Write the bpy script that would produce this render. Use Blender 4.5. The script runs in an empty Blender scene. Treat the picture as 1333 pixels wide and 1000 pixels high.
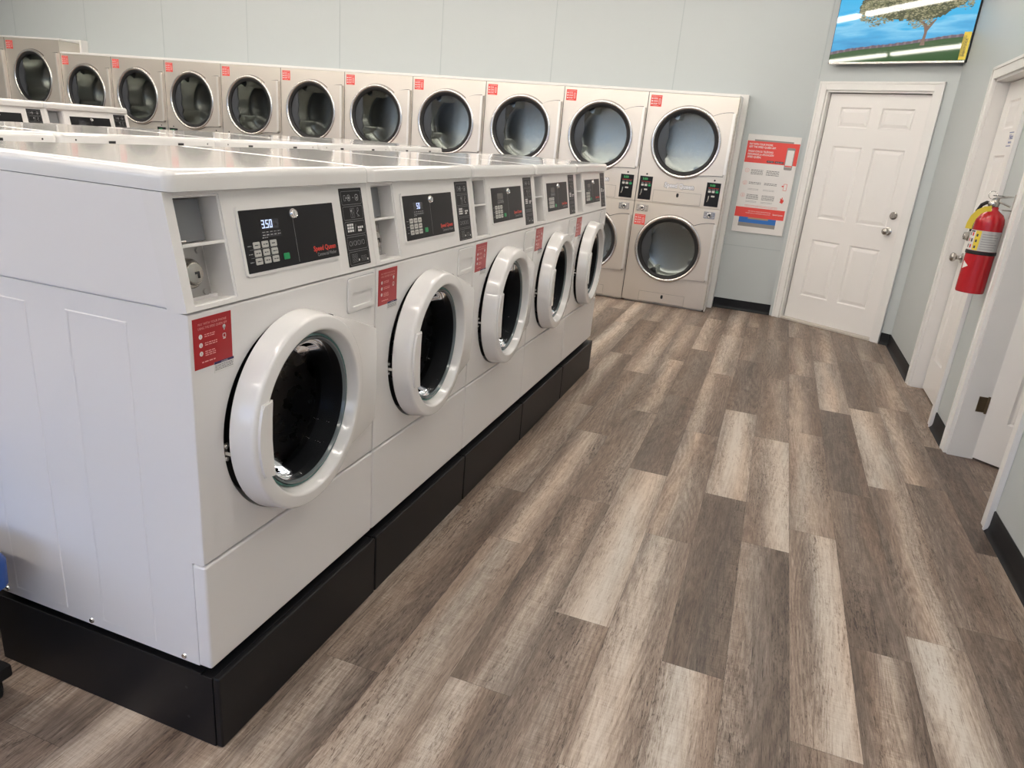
import bpy, bmesh, math, random
from mathutils import Vector, Matrix
sc = bpy.context.scene
col = sc.collection
PI = math.pi
random.seed(7)

# ------------------------------------------------------------------ camera
f_px = 927.07
cam_d = bpy.data.cameras.new('camera'); cam_d.sensor_width = 36.0; cam_d.sensor_fit = 'HORIZONTAL'
cam_d.lens = f_px / 1333 * 36.0; cam_d.clip_start = .02; cam_d.clip_end = 100
cam = bpy.data.objects.new('camera', cam_d); col.objects.link(cam)
yaw, pitch, roll = .3268, -.3327, .0896
fw = Vector((-math.sin(yaw) * math.cos(pitch), math.cos(yaw) * math.cos(pitch), math.sin(pitch)))
rt = Vector((math.cos(yaw), math.sin(yaw), 0)); up = rt.cross(fw)
r2 = math.cos(roll) * rt + math.sin(roll) * up; u2 = -math.sin(roll) * rt + math.cos(roll) * up
M = Matrix((r2, u2, -fw)).transposed().to_4x4(); M.translation = Vector((.9925, -1.0129, 1.4035))
cam.matrix_world = M; sc.camera = cam

# ------------------------------------------------------------------ world, exposure
sc.view_settings.view_transform = 'Standard'; sc.view_settings.look = 'None'
sc.view_settings.gamma = 1; sc.view_settings.exposure = 0.74; sc.view_settings.use_curve_mapping = False
w = bpy.data.worlds.new('daylight'); sc.world = w; w.use_nodes = True
wn = w.node_tree; bg = wn.nodes['Background']
tc = wn.nodes.new('ShaderNodeTexCoord'); sx = wn.nodes.new('ShaderNodeSeparateXYZ'); rp = wn.nodes.new('ShaderNodeValToRGB')
wn.links.new(tc.outputs['Generated'], sx.inputs[0]); wn.links.new(sx.outputs['Z'], rp.inputs[0]); wn.links.new(rp.outputs[0], bg.inputs[0])
e = rp.color_ramp.elements
e[0].position = 0; e[0].color = (.16, .17, .18, 1); e[1].position = .35; e[1].color = (.30, .46, .85, 1)
k = e.new(.02); k.color = (.66, .75, .95, 1)
bg.inputs[1].default_value = 2.1
CEIL = 3.0
LIGHT = 17.5                                   # strength of the ceiling tubes
FIX = [(x, y) for y in (4.5, 2.2, -.1, -2.4) for x in (.55, -1.95, -4.45, -6.95)]

# ------------------------------------------------------------------ materials
def nmat(name):
    m = bpy.data.materials.new(name); m.use_nodes = True
    return m, m.node_tree.nodes, m.node_tree.links, m.node_tree.nodes['Principled BSDF']
def pmat(name, c, rough=.5, metal=0, spec=.5, coat=0, emis=None, es=0, bump=0, bscale=200, alpha=1):
    m, n, l, b = nmat(name)
    b.inputs['Base Color'].default_value = (*c, 1); b.inputs['Roughness'].default_value = rough
    b.inputs['Metallic'].default_value = metal; b.inputs['Specular IOR Level'].default_value = spec
    b.inputs['Coat Weight'].default_value = coat; b.inputs['Coat Roughness'].default_value = .05
    if emis: b.inputs['Emission Color'].default_value = (*emis, 1); b.inputs['Emission Strength'].default_value = es
    if bump:
        t = n.new('ShaderNodeTexCoord'); x = n.new('ShaderNodeTexNoise'); x.inputs['Scale'].default_value = bscale
        x.inputs['Detail'].default_value = 2
        u = n.new('ShaderNodeBump'); u.inputs['Strength'].default_value = bump; u.inputs['Distance'].default_value = .002
        l.new(t.outputs['Object'], x.inputs['Vector']); l.new(x.outputs[0], u.inputs['Height']); l.new(u.outputs[0], b.inputs['Normal'])
    return m
def steel(name, c, rough, sc_=(2, 2, 160), amt=.12, metal=1.0):
    m, n, l, b = nmat(name)
    t = n.new('ShaderNodeTexCoord'); mp = n.new('ShaderNodeMapping'); mp.inputs['Scale'].default_value = sc_
    x = n.new('ShaderNodeTexNoise'); x.inputs['Scale'].default_value = 1; x.inputs['Detail'].default_value = 4
    l.new(t.outputs['Object'], mp.inputs[0]); l.new(mp.outputs[0], x.inputs['Vector'])
    r = n.new('ShaderNodeMapRange'); r.inputs['To Min'].default_value = rough - amt; r.inputs['To Max'].default_value = rough + amt
    l.new(x.outputs[0], r.inputs[0]); l.new(r.outputs[0], b.inputs['Roughness'])
    cr = n.new('ShaderNodeMixRGB'); cr.inputs[1].default_value = (*[v * .93 for v in c], 1); cr.inputs[2].default_value = (*c, 1)
    l.new(x.outputs[0], cr.inputs[0]); l.new(cr.outputs[0], b.inputs['Base Color'])
    b.inputs['Metallic'].default_value = metal
    return m
ENAMEL = pmat('white_enamel', (.84, .82, .812), .28, spec=.5, bump=.02, bscale=600)
LIDM = pmat('lid_enamel', (.80, .79, .775), .10, spec=.6, coat=.3)
PLAST = pmat('white_plastic', (.83, .81, .795), .30, spec=.5)
DOORPL = pmat('door_ring_plastic', (.86, .845, .835), .16, spec=.5, coat=.3)
GREYGAP = pmat('grey_gap_shade', (.42, .42, .43), .45)
BLACK = pmat('black_overlay', (.010, .010, .012), .35, spec=.25)
BLKMET = pmat('black_powder_coat', (.010, .010, .0115), .42, spec=.28)
RUBBER = pmat('black_rubber', (.01, .01, .011), .6)
DARK = pmat('dark_interior', (.012, .012, .014), .35)
DRUMM = steel('washer_drum_steel', (.24, .24, .25), .28, (30, 30, 30), .08)
CHROME = pmat('chrome', (.75, .74, .72), .14, metal=1)
PLATEG = pmat('grey_painted_plate', (.22, .225, .24), .4)
GALV = steel('galvanised_plate', (.46, .445, .43), .42, (60, 60, 60), .08, .8)
STEEL = steel('brushed_stainless', (.73, .675, .605), .40, (1.2, 1.2, 240), .06, .8)
STEELR = pmat('polished_stainless', (.72, .69, .66), .2, metal=1)
STEELH = pmat('satin_stainless_handle', (.80, .77, .73), .42, metal=.85)
TUMB = steel('dryer_drum_steel', (.62, .62, .58), .24, (3, 3, 90), .03)
RED = pmat('red_sticker', (.44, .018, .024), .3)
REDB = pmat('bright_red_sticker', (.78, .07, .055), .4)
REDTX = pmat('red_lettering', (.72, .05, .03), .4)
PINKTX = pmat('faded_sticker_lettering', (.85, .42, .40), .5)
WHITETX = pmat('white_lettering', (.80, .79, .78), .5)
GREYTX = pmat('grey_lettering', (.34, .34, .35), .5)
DARKTX = pmat('dark_lettering', (.06, .06, .07), .5)
PURPLE = pmat('purple_print', (.035, .02, .10), .5)
KEYM = pmat('keypad_key', (.56, .55, .52), .4)
GREEN = pmat('green_key', (.02, .34, .12), .35)
DIGIT = pmat('lit_digits', (.02, .02, .02), .5, emis=(.55, .66, 1.0), es=.95)
DIGITG = pmat('green_lit_digits', (.02, .05, .02), .5, emis=(.10, .8, .25), es=.35)
DIMLED = pmat('dark_display_window', (.03, .03, .036), .2)
WALL = pmat('wall_paint', (.515, .555, .56), .42, bump=.04, bscale=90)
WALLS = pmat('wall_seam', (.42, .47, .48), .5)
CEILM = pmat('ceiling_tile', (.78, .77, .74), .8, bump=.2, bscale=60)
TRIMW = pmat('white_trim_paint', (.81, .80, .78), .35)
DOORW = pmat('white_door_paint', (.84, .82, .80), .38, bump=.05, bscale=140)
COVE = pmat('black_cove_base', (.012, .013, .015), .5, spec=.25)
BRASS = pmat('aged_hinge_metal', (.22, .17, .11), .35, metal=1)
NICKEL = pmat('satin_nickel', (.48, .46, .43), .26, metal=1)
EXTRED = pmat('extinguisher_red', (.50, .012, .02), .22, coat=.4)
YELLOW = pmat('yellow_tag', (.85, .66, .07), .5)
SILVER = pmat('silver_label', (.55, .55, .54), .4)
PAPER = pmat('white_paper', (.80, .78, .76), .5)
BLUEPL = pmat('blue_plastic', (.01, .075, .33), .32)
NAVY = pmat('navy_plastic', (.012, .022, .055), .5)
BLUEPR = pmat('blue_print', (.03, .17, .55), .4)
TAN = pmat('tan_print', (.42, .30, .20), .5)
GREYPR = pmat('grey_print', (.28, .27, .26), .5)
THRESH = pmat('threshold_metal', (.62, .57, .50), .4)
TUBE = pmat('lamp_diffuser', (.9, .9, .9), .5, emis=(1.0, .93, .84), es=LIGHT)
def glass(name, tint, refl=.12, rough=.0):
    m = bpy.data.materials.new(name); m.use_nodes = True; n = m.node_tree.nodes; l = m.node_tree.links; n.clear()
    o = n.new('ShaderNodeOutputMaterial'); mx = n.new('ShaderNodeMixShader'); g = n.new('ShaderNodeBsdfGlossy'); t = n.new('ShaderNodeBsdfTransparent')
    fr = n.new('ShaderNodeLayerWeight'); fr.inputs['Blend'].default_value = refl
    t.inputs[0].default_value = (*tint, 1); g.inputs['Roughness'].default_value = rough; g.inputs[0].default_value = (.95, .97, 1, 1)
    l.new(fr.outputs['Fresnel'], mx.inputs[0]); l.new(t.outputs[0], mx.inputs[1]); l.new(g.outputs[0], mx.inputs[2]); l.new(mx.outputs[0], o.inputs[0])
    return m
GLASSD = glass('dryer_door_glass', (.66, .69, .70), .13, .01)
GLASSW = glass('washer_door_glass', (.50, .52, .55), .10, .015)
GLASSE = pmat('green_glass_edge', (.05, .16, .15), .1, spec=.8)
PANE = glass('window_pane', (.85, .9, .95), .1)

def floor_mat():
    m, n, l, b = nmat('vinyl_plank')
    at = n.new('ShaderNodeAttribute'); at.attribute_name = 'plank'
    uv = n.new('ShaderNodeUVMap'); uv.uv_map = 'UVMap'
    sp = n.new('ShaderNodeSeparateColor'); l.new(at.outputs['Color'], sp.inputs[0])   # R tone, G seed, B streak
    w4 = n.new('ShaderNodeMath'); w4.operation = 'MULTIPLY'; w4.inputs[1].default_value = 97.0; l.new(sp.outputs[1], w4.inputs[0])
    def noise(scale, detail, dist=0, rough=.55, off=0):
        mp = n.new('ShaderNodeMapping'); mp.inputs['Scale'].default_value = scale; l.new(uv.outputs[0], mp.inputs[0])
        mp.inputs['Location'].default_value = (off, off * 1.7, 0)
        x = n.new('ShaderNodeTexNoise'); x.noise_dimensions = '4D'; x.inputs['Scale'].default_value = 1; x.inputs['Detail'].default_value = detail
        x.inputs['Distortion'].default_value = dist; x.inputs['Roughness'].default_value = rough
        l.new(mp.outputs[0], x.inputs['Vector']); l.new(w4.outputs[0], x.inputs['W']); return x.outputs[0]
    def math_(op, a, b_=None, c_=None):
        x = n.new('ShaderNodeMath'); x.operation = op
        for i, v in enumerate((a, b_, c_)):
            if v is None: continue
            if isinstance(v, (int, float)): x.inputs[i].default_value = v
            else: l.new(v, x.inputs[i])
        return x.outputs[0]
    band = noise((6.5, .7, 1), 1.0, .4)
    wob = noise((.01, 1.3, 1), 2, 0, .5, 5)
    mid = noise((38, 3.6, 1), 4, 2.2, .66, 3)
    grain = noise((260, 22, 1), 4, 1.2, .75, 7)
    tick = noise((420, 13, 1), 2, .6, .6, 13)
    saw = noise((16, 210, 1), 3, .3, .6, 11)
    warm = noise((9, .8, 1), 1, .3, .5, 19)
    su = n.new('ShaderNodeSeparateXYZ'); l.new(uv.outputs[0], su.inputs[0])
    px_ = math_('MULTIPLY_ADD', math_('SUBTRACT', wob, .5), .55, sp.outputs[2])
    dx_ = math_('MULTIPLY', math_('SUBTRACT', math_('DIVIDE', su.outputs['X'], .1765), px_), 3.1)
    gs_ = math_('POWER', 2.718, math_('MULTIPLY', math_('MULTIPLY', dx_, dx_), -1.0))
    v = math_('MULTIPLY_ADD', gs_, at.outputs['Alpha'], sp.outputs[0])
    v = math_('MULTIPLY_ADD', math_('SUBTRACT', band, .5), .52, v)
    v = math_('MULTIPLY_ADD', math_('SUBTRACT', mid, .5), .60, v)
    v = math_('MULTIPLY_ADD', math_('SUBTRACT', grain, .5), .55, v)
    v = math_('MULTIPLY_ADD', math_('SUBTRACT', saw, .5), math_('MULTIPLY', gs_, .34), v)
    tk = math_('MULTIPLY', math_('MAXIMUM', math_('SUBTRACT', .42, tick), 0), -2.4)
    v = math_('ADD', v, tk)
    # cathedral rings: contour lines of a slow noise
    slow = noise((7.5, .75, 1), .6, .2, .4, 23)
    ring = math_('SINE', math_('MULTIPLY', slow, 150.0))
    rmask = math_('GREATER_THAN', noise((5, .5, 1), 0, 0, .5, 31), .47)
    v = math_('MULTIPLY_ADD', math_('MULTIPLY', ring, rmask), .045, v)
    fleck = noise((190, 30, 1), 3, 1.0, .7, 41); patch = noise((12, 1.6, 1), 2, .5, .5, 47)
    fk = math_('MULTIPLY', math_('MAXIMUM', math_('SUBTRACT', fleck, .52), 0), math_('MULTIPLY', math_('MAXIMUM', math_('SUBTRACT', patch, .42), 0), -12.0))
    v = math_('ADD', v, fk)
    r = n.new('ShaderNodeValToRGB'); l.new(v, r.inputs[0]); e = r.color_ramp.elements
    e[0].position = .0; e[0].color = (.050, .036, .029, 1); e[1].position = 1; e[1].color = (.66, .595, .525, 1)
    for p_, c_ in ((.25, (.118, .087, .069)), (.45, (.220, .168, .135)), (.62, (.345, .275, .225)), (.8, (.52, .44, .37))):
        q = e.new(p_); q.color = (*c_, 1)
    tint = n.new('ShaderNodeMixRGB'); tint.blend_type = 'MULTIPLY'; l.new(r.outputs[0], tint.inputs[1])
    tr = n.new('ShaderNodeValToRGB'); l.new(warm, tr.inputs[0]); e = tr.color_ramp.elements
    e[0].position = .3; e[0].color = (.95, .99, 1.02, 1); e[1].position = .72; e[1].color = (1.06, .97, .90, 1)
    l.new(tr.outputs[0], tint.inputs[2]); tint.inputs[0].default_value = 1
    l.new(tint.outputs[0], b.inputs['Base Color'])
    rr = n.new('ShaderNodeMapRange'); rr.inputs['To Min'].default_value = .34; rr.inputs['To Max'].default_value = .55; l.new(grain, rr.inputs[0]); l.new(rr.outputs[0], b.inputs['Roughness'])
    bu = n.new('ShaderNodeBump'); bu.inputs['Strength'].default_value = .25; bu.inputs['Distance'].default_value = .001; l.new(grain, bu.inputs['Height']); l.new(bu.outputs[0], b.inputs['Normal'])
    b.inputs['Specular IOR Level'].default_value = .4
    return m
FLOORM = floor_mat()

# ------------------------------------------------------------------ mesh helpers
def build(bm, name, m, parent=None, smooth=False, loc=None):
    bmesh.ops.recalc_face_normals(bm, faces=bm.faces)
    me = bpy.data.meshes.new(name); bm.to_mesh(me); bm.free()
    ms = m if isinstance(m, (list, tuple)) else [m]
    for x in ms: me.materials.append(x)
    if smooth:
        for p in me.polygons: p.use_smooth = True
        try: me.set_sharp_from_angle(angle=math.radians(smooth if smooth is not True else 35))
        except Exception: pass
    o = bpy.data.objects.new(name, me); col.objects.link(o)
    if parent: o.parent = parent
    if loc: o.location = loc
    if smooth and len(me.polygons) < 6000:
        wm = o.modifiers.new('weighted normals', 'WEIGHTED_NORMAL'); wm.keep_sharp = True; wm.weight = 90
    return o
def box(bm, x0, x1, y0, y1, z0, z1, bev=0, seg=2, T=None, mi=0):
    t = bmesh.new()
    g = bmesh.ops.create_cube(t, size=1)
    for v in t.verts: v.co = Vector(((x0 + x1) / 2 + v.co.x * (x1 - x0), (y0 + y1) / 2 + v.co.y * (y1 - y0), (z0 + z1) / 2 + v.co.z * (z1 - z0)))
    if bev: bmesh.ops.bevel(t, geom=t.edges[:] , offset=bev, segments=seg, affect='EDGES', profile=.5)
    merge(bm, t, T, mi)
def merge(bm, t, T=None, mi=0):
    mp = {}
    for v in t.verts: mp[v] = bm.verts.new(T @ v.co if T else v.co)
    for f in t.faces:
        try: g = bm.faces.new([mp[v] for v in f.verts]); g.material_index = mi
        except ValueError: pass
    t.free()
def lathe(bm, prof, T=None, n=64, close=False, mi=0, a0=0, a1=2 * PI):
    """profile of (radius, height), turned about local Z, then placed by T"""
    full = abs(a1 - a0 - 2 * PI) < 1e-6; rings = []
    for r, h in prof:
        if r < 1e-6: v = Vector((0, 0, h)); rings.append([bm.verts.new(T @ v if T else v)]); continue
        ring = []
        for i in range(n if full else n + 1):
            a = a0 + (a1 - a0) * i / n; v = Vector((r * math.cos(a), r * math.sin(a), h)); ring.append(bm.verts.new(T @ v if T else v))
        rings.append(ring)
    pr = list(zip(rings[:-1], rings[1:])) + ([(rings[-1], rings[0])] if close else [])
    for A, B in pr:
        k = max(len(A), len(B)); rng = range(k if full else k - 1)
        for i in rng:
            j = (i + 1) % k
            vs = [A[i], A[j], B[j], B[i]] if len(A) > 1 and len(B) > 1 else ([A[0], B[j], B[i]] if len(A) == 1 else [A[i], A[j], B[0]])
            try: f = bm.faces.new(vs); f.material_index = mi
            except ValueError: pass
def prism(bm, pts, h0, h1, T=None, bev=0, mi=0, seg=2):
    """polygon in local XY from height h0 to h1"""
    t = bmesh.new(); a = [t.verts.new((x, y, h0)) for x, y in pts]; b = [t.verts.new((x, y, h1)) for x, y in pts]
    t.faces.new(a[::-1]); top = t.faces.new(b)
    for i in range(len(pts)):
        j = (i + 1) % len(pts); t.faces.new([a[i], a[j], b[j], b[i]])
    if bev: bmesh.ops.bevel(t, geom=list(top.edges), offset=bev, segments=seg, affect='EDGES')
    merge(bm, t, T, mi)
def flat(bm, pts, h, T=None, mi=0):
    vs = [bm.verts.new(T @ Vector((x, y, h)) if T else (x, y, h)) for x, y in pts]
    f = bm.faces.new(vs); f.material_index = mi
def tube(bm, path, r, n=8, T=None, mi=0, caps=True):
    path = [Vector(p) for p in path]; rings = []; prev = None
    for i, p in enumerate(path):
        d = (path[min(i + 1, len(path) - 1)] - path[max(i - 1, 0)]).normalized()
        if prev is None: a = d.orthogonal().normalized()
        else: a = (prev - d * prev.dot(d)).normalized()
        prev = a; b = d.cross(a); rr = r[i] if isinstance(r, (list, tuple)) else r
        ring = []
        for k in range(n):
            q = p + (a * math.cos(2 * PI * k / n) + b * math.sin(2 * PI * k / n)) * rr; ring.append(bm.verts.new(T @ q if T else q))
        rings.append(ring)
    for A, B in zip(rings[:-1], rings[1:]):
        for k in range(n): f = bm.faces.new([A[k], A[(k + 1) % n], B[(k + 1) % n], B[k]]); f.material_index = mi
    if caps: bm.faces.new(rings[0][::-1]).material_index = mi; bm.faces.new(rings[-1]).material_index = mi
def rrect(x0, x1, y0, y1, r, n=5):
    P = []
    for cx, cy, a in ((x1 - r, y1 - r, 0), (x0 + r, y1 - r, PI / 2), (x0 + r, y0 + r, PI), (x1 - r, y0 + r, 1.5 * PI)):
        for i in range(n + 1): P.append((cx + r * math.cos(a + PI / 2 * i / n), cy + r * math.sin(a + PI / 2 * i / n)))
    return P
def holed(bm, x0, x1, y0, y1, cx, cy, R, h0, h1, bev=.004, T=None, n=96, mi=0, lip=0):
    """rectangular plate (front at h1) with a round hole, bevelled outer edge"""
    ang = sorted([2 * PI * i / n for i in range(n)] + [math.atan2(b - cy, a - cx) % (2 * PI) for a in (x0, x1) for b in (y0, y1)])
    def rect(a, i):
        X0, X1, Y0, Y1 = x0 + i, x1 - i, y0 + i, y1 - i; c, s = math.cos(a), math.sin(a); t = 1e9
        if c > 1e-9: t = min(t, (X1 - cx) / c)
        if c < -1e-9: t = min(t, (X0 - cx) / c)
        if s > 1e-9: t = min(t, (Y1 - cy) / s)
        if s < -1e-9: t = min(t, (Y0 - cy) / s)
        return (cx + c * t, cy + s * t)
    L = [[(*rect(a, 0), h0) for a in ang], [(*rect(a, 0), h1 - bev) for a in ang], [(*rect(a, bev * .3), h1 - bev * .3) for a in ang], [(*rect(a, bev), h1) for a in ang],
         [(cx + R * math.cos(a), cy + R * math.sin(a), h1) for a in ang], [(cx + (R - lip) * math.cos(a), cy + (R - lip) * math.sin(a), h0) for a in ang]]
    V = [[bm.verts.new(T @ Vector(p) if T else p) for p in ring] for ring in L]; k = len(ang)
    for A, B in zip(V, V[1:] + V[:1]):
        for i in range(k):
            try: f = bm.faces.new([A[i], A[(i + 1) % k], B[(i + 1) % k], B[i]]); f.material_index = mi
            except ValueError: pass
_tc = {}
def text(bm, s, x, y, h, size, T=None, mi=0, align='LEFT', w=None, bold=0):
    key = (s, bold)
    if key not in _tc:
        c = bpy.data.curves.new('lettering', 'FONT'); c.body = s; c.size = 1; c.offset = bold; c.resolution_u = 2
        o = bpy.data.objects.new('lettering', c); me = bpy.data.meshes.new_from_object(o)
        _tc[key] = ([tuple(v.co) for v in me.vertices], [tuple(p.vertices) for p in me.polygons])
        bpy.data.objects.remove(o); bpy.data.curves.remove(c); bpy.data.meshes.remove(me)
    vs, fs = _tc[key]
    if not vs: return
    x0 = min(v[0] for v in vs); x1 = max(v[0] for v in vs); sx_ = size if w is None else w / (x1 - x0)
    ox = x - x0 * sx_ if align == 'LEFT' else x - (x0 + x1) / 2 * sx_
    V = []
    for v in vs:
        q = Vector((ox + v[0] * sx_, y + v[1] * size, h)); V.append(bm.verts.new(T @ q if T else q))
    for f in fs:
        try: bm.faces.new([V[i] for i in f]).material_index = mi
        except ValueError: pass
def bars(bm, x0, x1, ys, th, h, T=None, mi=0, seed=0):
    """rows of tiny unreadable print: short strokes"""
    rnd = random.Random(seed)
    for y in ys:
        x = x0
        while x < x1:
            wd = min(rnd.uniform(.8, 2.6) * th * 2, x1 - x)
            if wd > th * .5: flat(bm, [(x, y), (x + wd, y), (x + wd, y + th), (x, y + th)], h, T, mi)
            x += wd + th * .9
def disc(bm, cx, cy, r, h, T=None, mi=0, n=20):
    flat(bm, [(cx + r * math.cos(2 * PI * i / n), cy + r * math.sin(2 * PI * i / n)) for i in range(n)], h, T, mi)
def outline(bm, pts, wd, h, T=None, mi=0):
    c = Vector((sum(p[0] for p in pts) / len(pts), sum(p[1] for p in pts) / len(pts)))
    k = len(pts); V = []
    for i, p in enumerate(pts):
        a = Vector(pts[i - 1]); b = Vector(p); d = Vector(pts[(i + 1) % k])
        t = ((b - a).normalized() + (d - b).normalized())
        t = t.normalized() if t.length > 1e-6 else (b - a).normalized()
        nrm = Vector((t.y, -t.x))
        if nrm.dot(c - b) < 0: nrm = -nrm
        q = b + nrm * wd
        V.append((bm.verts.new(T @ Vector((*b, h)) if T else (*b, h)), bm.verts.new(T @ Vector((*q, h)) if T else (*q, h))))
    for i in range(k):
        j = (i + 1) % k; bm.faces.new([V[i][0], V[j][0], V[j][1], V[i][1]]).material_index = mi
def empty(name, loc=(0, 0, 0), rz=0):
    o = bpy.data.objects.new(name, None); col.objects.link(o); o.location = loc; o.rotation_euler = (0, 0, rz); o.empty_display_size = .1
    return o
def tag(o, label=None, cat=None, group=None, kind=None):
    for k_, v in (('label', label), ('category', cat), ('group', group), ('kind', kind)):
        if v: o[k_] = v
    return o
def struct(bm, name, m, smooth=False): return tag(build(bm, name, m, smooth=smooth), kind='structure')
KIDS = {}
def copy_tree(o, parent=None):
    c = o.copy(); col.objects.link(c)
    if parent: c.parent = parent
    for ch in [x for x in ALL if x.parent == o]: copy_tree(ch, c)
    return c
# local frames: columns are the directions of local x, y, z
def frame(ax, ay, az, loc=(0, 0, 0)):
    m = Matrix((Vector(ax), Vector(ay), Vector(az))).transposed().to_4x4(); m.translation = Vector(loc); return m
FX = frame((0, 1, 0), (0, 0, 1), (1, 0, 0))       # face looking along +X : (u = y, v = z, height = x)
FY = frame((1, 0, 0), (0, 0, 1), (0, -1, 0))      # face looking along -Y : (u = x, v = z, height = -y)

# ------------------------------------------------------------------ room
A_ = Vector((1.09, 6.17)); B_ = Vector((2.083, 5.62)); XR = 2.083
t_ = (B_ - A_).normalized(); n_ = Vector((t_.y, -t_.x))          # n_ points into the room
if n_.y > 0: n_ = -n_
FA = frame((t_.x, t_.y, 0), (0, 0, 1), (n_.x, n_.y, 0), (A_.x, A_.y, 0))     # angled wall face
LEN = (B_ - A_).length
YF = -4.6; XL = -9.6
# floor of separate planks, column edges and end joints as seen
W_ = .1765; LP = 1.183
tone = {}
joint = {0: .375, 1: 1.175, 2: .45, 3: .852, 4: .30, 5: .775, 6: .42, 7: .62, 8: 1.11, 9: 1.25, 10: 1.385, 11: .80, -1: .14}
BAND = {(3, 0): (.62, .44), (4, 0): (.42, .34), (5, 1): (.38, .34), (5, 0): (.9, 0), (7, 0): (.74, .40), (6, 1): (.78, .34), (9, 1): (.40, .32), (9, -1): (.45, .34), (5, -1): (.45, .36), (1, 0): (.52, .42), (6, 0): (.1, .16), (8, 2): (.4, .28), (4, 3): (.45, .26), (8, 0): (.5, 0), (8, 1): (.5, 0), (11, 1): (.5, 0), (10, -1): (.5, 0), (5, 2): (.5, 0)}
T_ = {(0, -1): .46, (0, 0): .34, (0, 1): .60, (0, 2): .36, (1, -1): .66, (1, 0): .42, (1, 1): .44, (1, 2): .55, (2, 0): .36, (2, -1): .48, (2, 1): .52, (2, 2): .44,
      (3, -1): .40, (3, 0): .78, (3, 1): .40, (3, 2): .42, (3, 3): .55, (4, -1): .50, (4, 0): .60, (4, 1): .46, (4, 2): .52, (4, 3): .66, (5, -1): .56, (5, 0): .33, (5, 1): .74, (5, 2): .36, (5, 3): .44,
      (6, 0): .40, (6, -1): .52, (6, 1): .62, (6, 2): .48, (6, 3): .34, (7, -1): .50, (7, 0): .66, (7, 1): .56, (7, 2): .40, (7, 3): .38, (8, -1): .38, (8, 0): .36, (8, 1): .33, (8, 2): .62, (8, 3): .40,
      (9, -1): .70, (9, 0): .46, (9, 1): .72, (9, 2): .38, (9, 3): .44, (10, -1): .30, (10, 0): .52, (10, 1): .42, (10, 2): .48, (11, -1): .40, (11, 0): .54, (11, 1): .27, (11, 2): .60, (12, 1): .5}
bm = bmesh.new(); uvl = bm.loops.layers.uv.new('UVMap'); cl = bm.loops.layers.float_color.new('plank')
rnd = random.Random(3); G = .0003
for c in range(-58, 12 + 10):
    x0 = 1.277 + (c - 7) * W_; x1 = x0 + W_; j0 = joint.get(c, rnd.uniform(0, LP))
    for r in range(-6, 6):
        y0 = j0 + r * LP; y1 = y0 + LP; y0 = max(y0, YF - .02); y1 = min(y1, 6.5)
        if y1 <= y0: continue
        tn = T_.get((c, r), rnd.uniform(.34, .60)); seed = rnd.random(); bp_, ba_ = BAND.get((c, r), (rnd.uniform(.15, .85), rnd.choice((.0, .15, .25, .32))))
        tn = .375 + (tn - .33) * .62 - ba_ * .08
        vs = [bm.verts.new(p) for p in ((x0 + G, y0 + G, 0), (x1 - G, y0 + G, 0), (x1 - G, y1 - G, 0), (x0 + G, y1 - G, 0))]
        fc = bm.faces.new(vs)
        for lp in fc.loops: lp[uvl].uv = (lp.vert.co.x - x0, lp.vert.co.y); lp[cl] = (tn, seed, bp_, ba_)
me = bpy.data.meshes.new('floor'); bm.to_mesh(me); bm.free(); me.materials.append(FLOORM)
fl = bpy.data.objects.new('floor', me); col.objects.link(fl); tag(fl, kind='structure')
bm = bmesh.new(); box(bm, XL - .3, 3.8, YF - .3, 6.8, -.2, -.0008); o = build(bm, 'floor_underlay', RUBBER, fl)
bm = bmesh.new(); box(bm, XL - .1, 3.8, YF - .1, 6.8, CEIL, CEIL + .1); struct(bm, 'ceiling', CEILM)
# back wall with the panel seams
bm = bmesh.new(); box(bm, XL, A_.x, 6.17, 6.29, 0, CEIL); wb = struct(bm, 'wall_back', WALL)
bm = bmesh.new()
for xs in (-.14, -1.33, -2.52, -3.72, -4.92, -6.12, -7.32, -8.52): box(bm, xs - .004, xs + .004, 6.1685, 6.1705, 1.7, CEIL)
box(bm, .565, 1.08, 6.1675, 6.1705, .609, .615)
build(bm, 'panel_seam', WALLS, wb)
# angled wall with a door opening
S0, S1, DT = .112, .985, 2.012
bm = bmesh.new()
box(bm, -.03, S0, 0, CEIL, -.12, 0, T=FA); box(bm, S1, LEN + .02, 0, CEIL, -.12, 0, T=FA); box(bm, S0, S1, DT, CEIL, -.12, 0, T=FA)
wa = struct(bm, 'wall_angled', WALL)
bm = bmesh.new(); box(bm, .012, .020, 2.1, CEIL, 0, .002, T=FA); build(bm, 'panel_seam', WALLS, wa)
# right wall with two openings
D2 = (3.60, 4.41); D3 = (2.285, 3.125); H2 = 1.985
bm = bmesh.new(); X1 = XR + .12
for a, b, z in ((YF, D3[0], 0), (D3[1], D2[0], 0), (D2[1], B_.y + .1, 0), (D3[0], D3[1], H2), (D2[0], D2[1], H2)):
    box(bm, XR, X1, a, b, z, CEIL)
wr = struct(bm, 'wall_right', WALL)
bm = bmesh.new(); box(bm, X1, 3.6, 2.0, 2.1, 0, CEIL); box(bm, X1, 3.6, 6.3, 6.4, 0, CEIL); box(bm, 3.6, 3.7, 2.0, 6.4, 0, CEIL); struct(bm, 'wall_side_room', WALL)
bm = bmesh.new(); box(bm, XL - .1, XL, YF, 6.2, 0, CEIL); struct(bm, 'wall_left', WALL)
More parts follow.
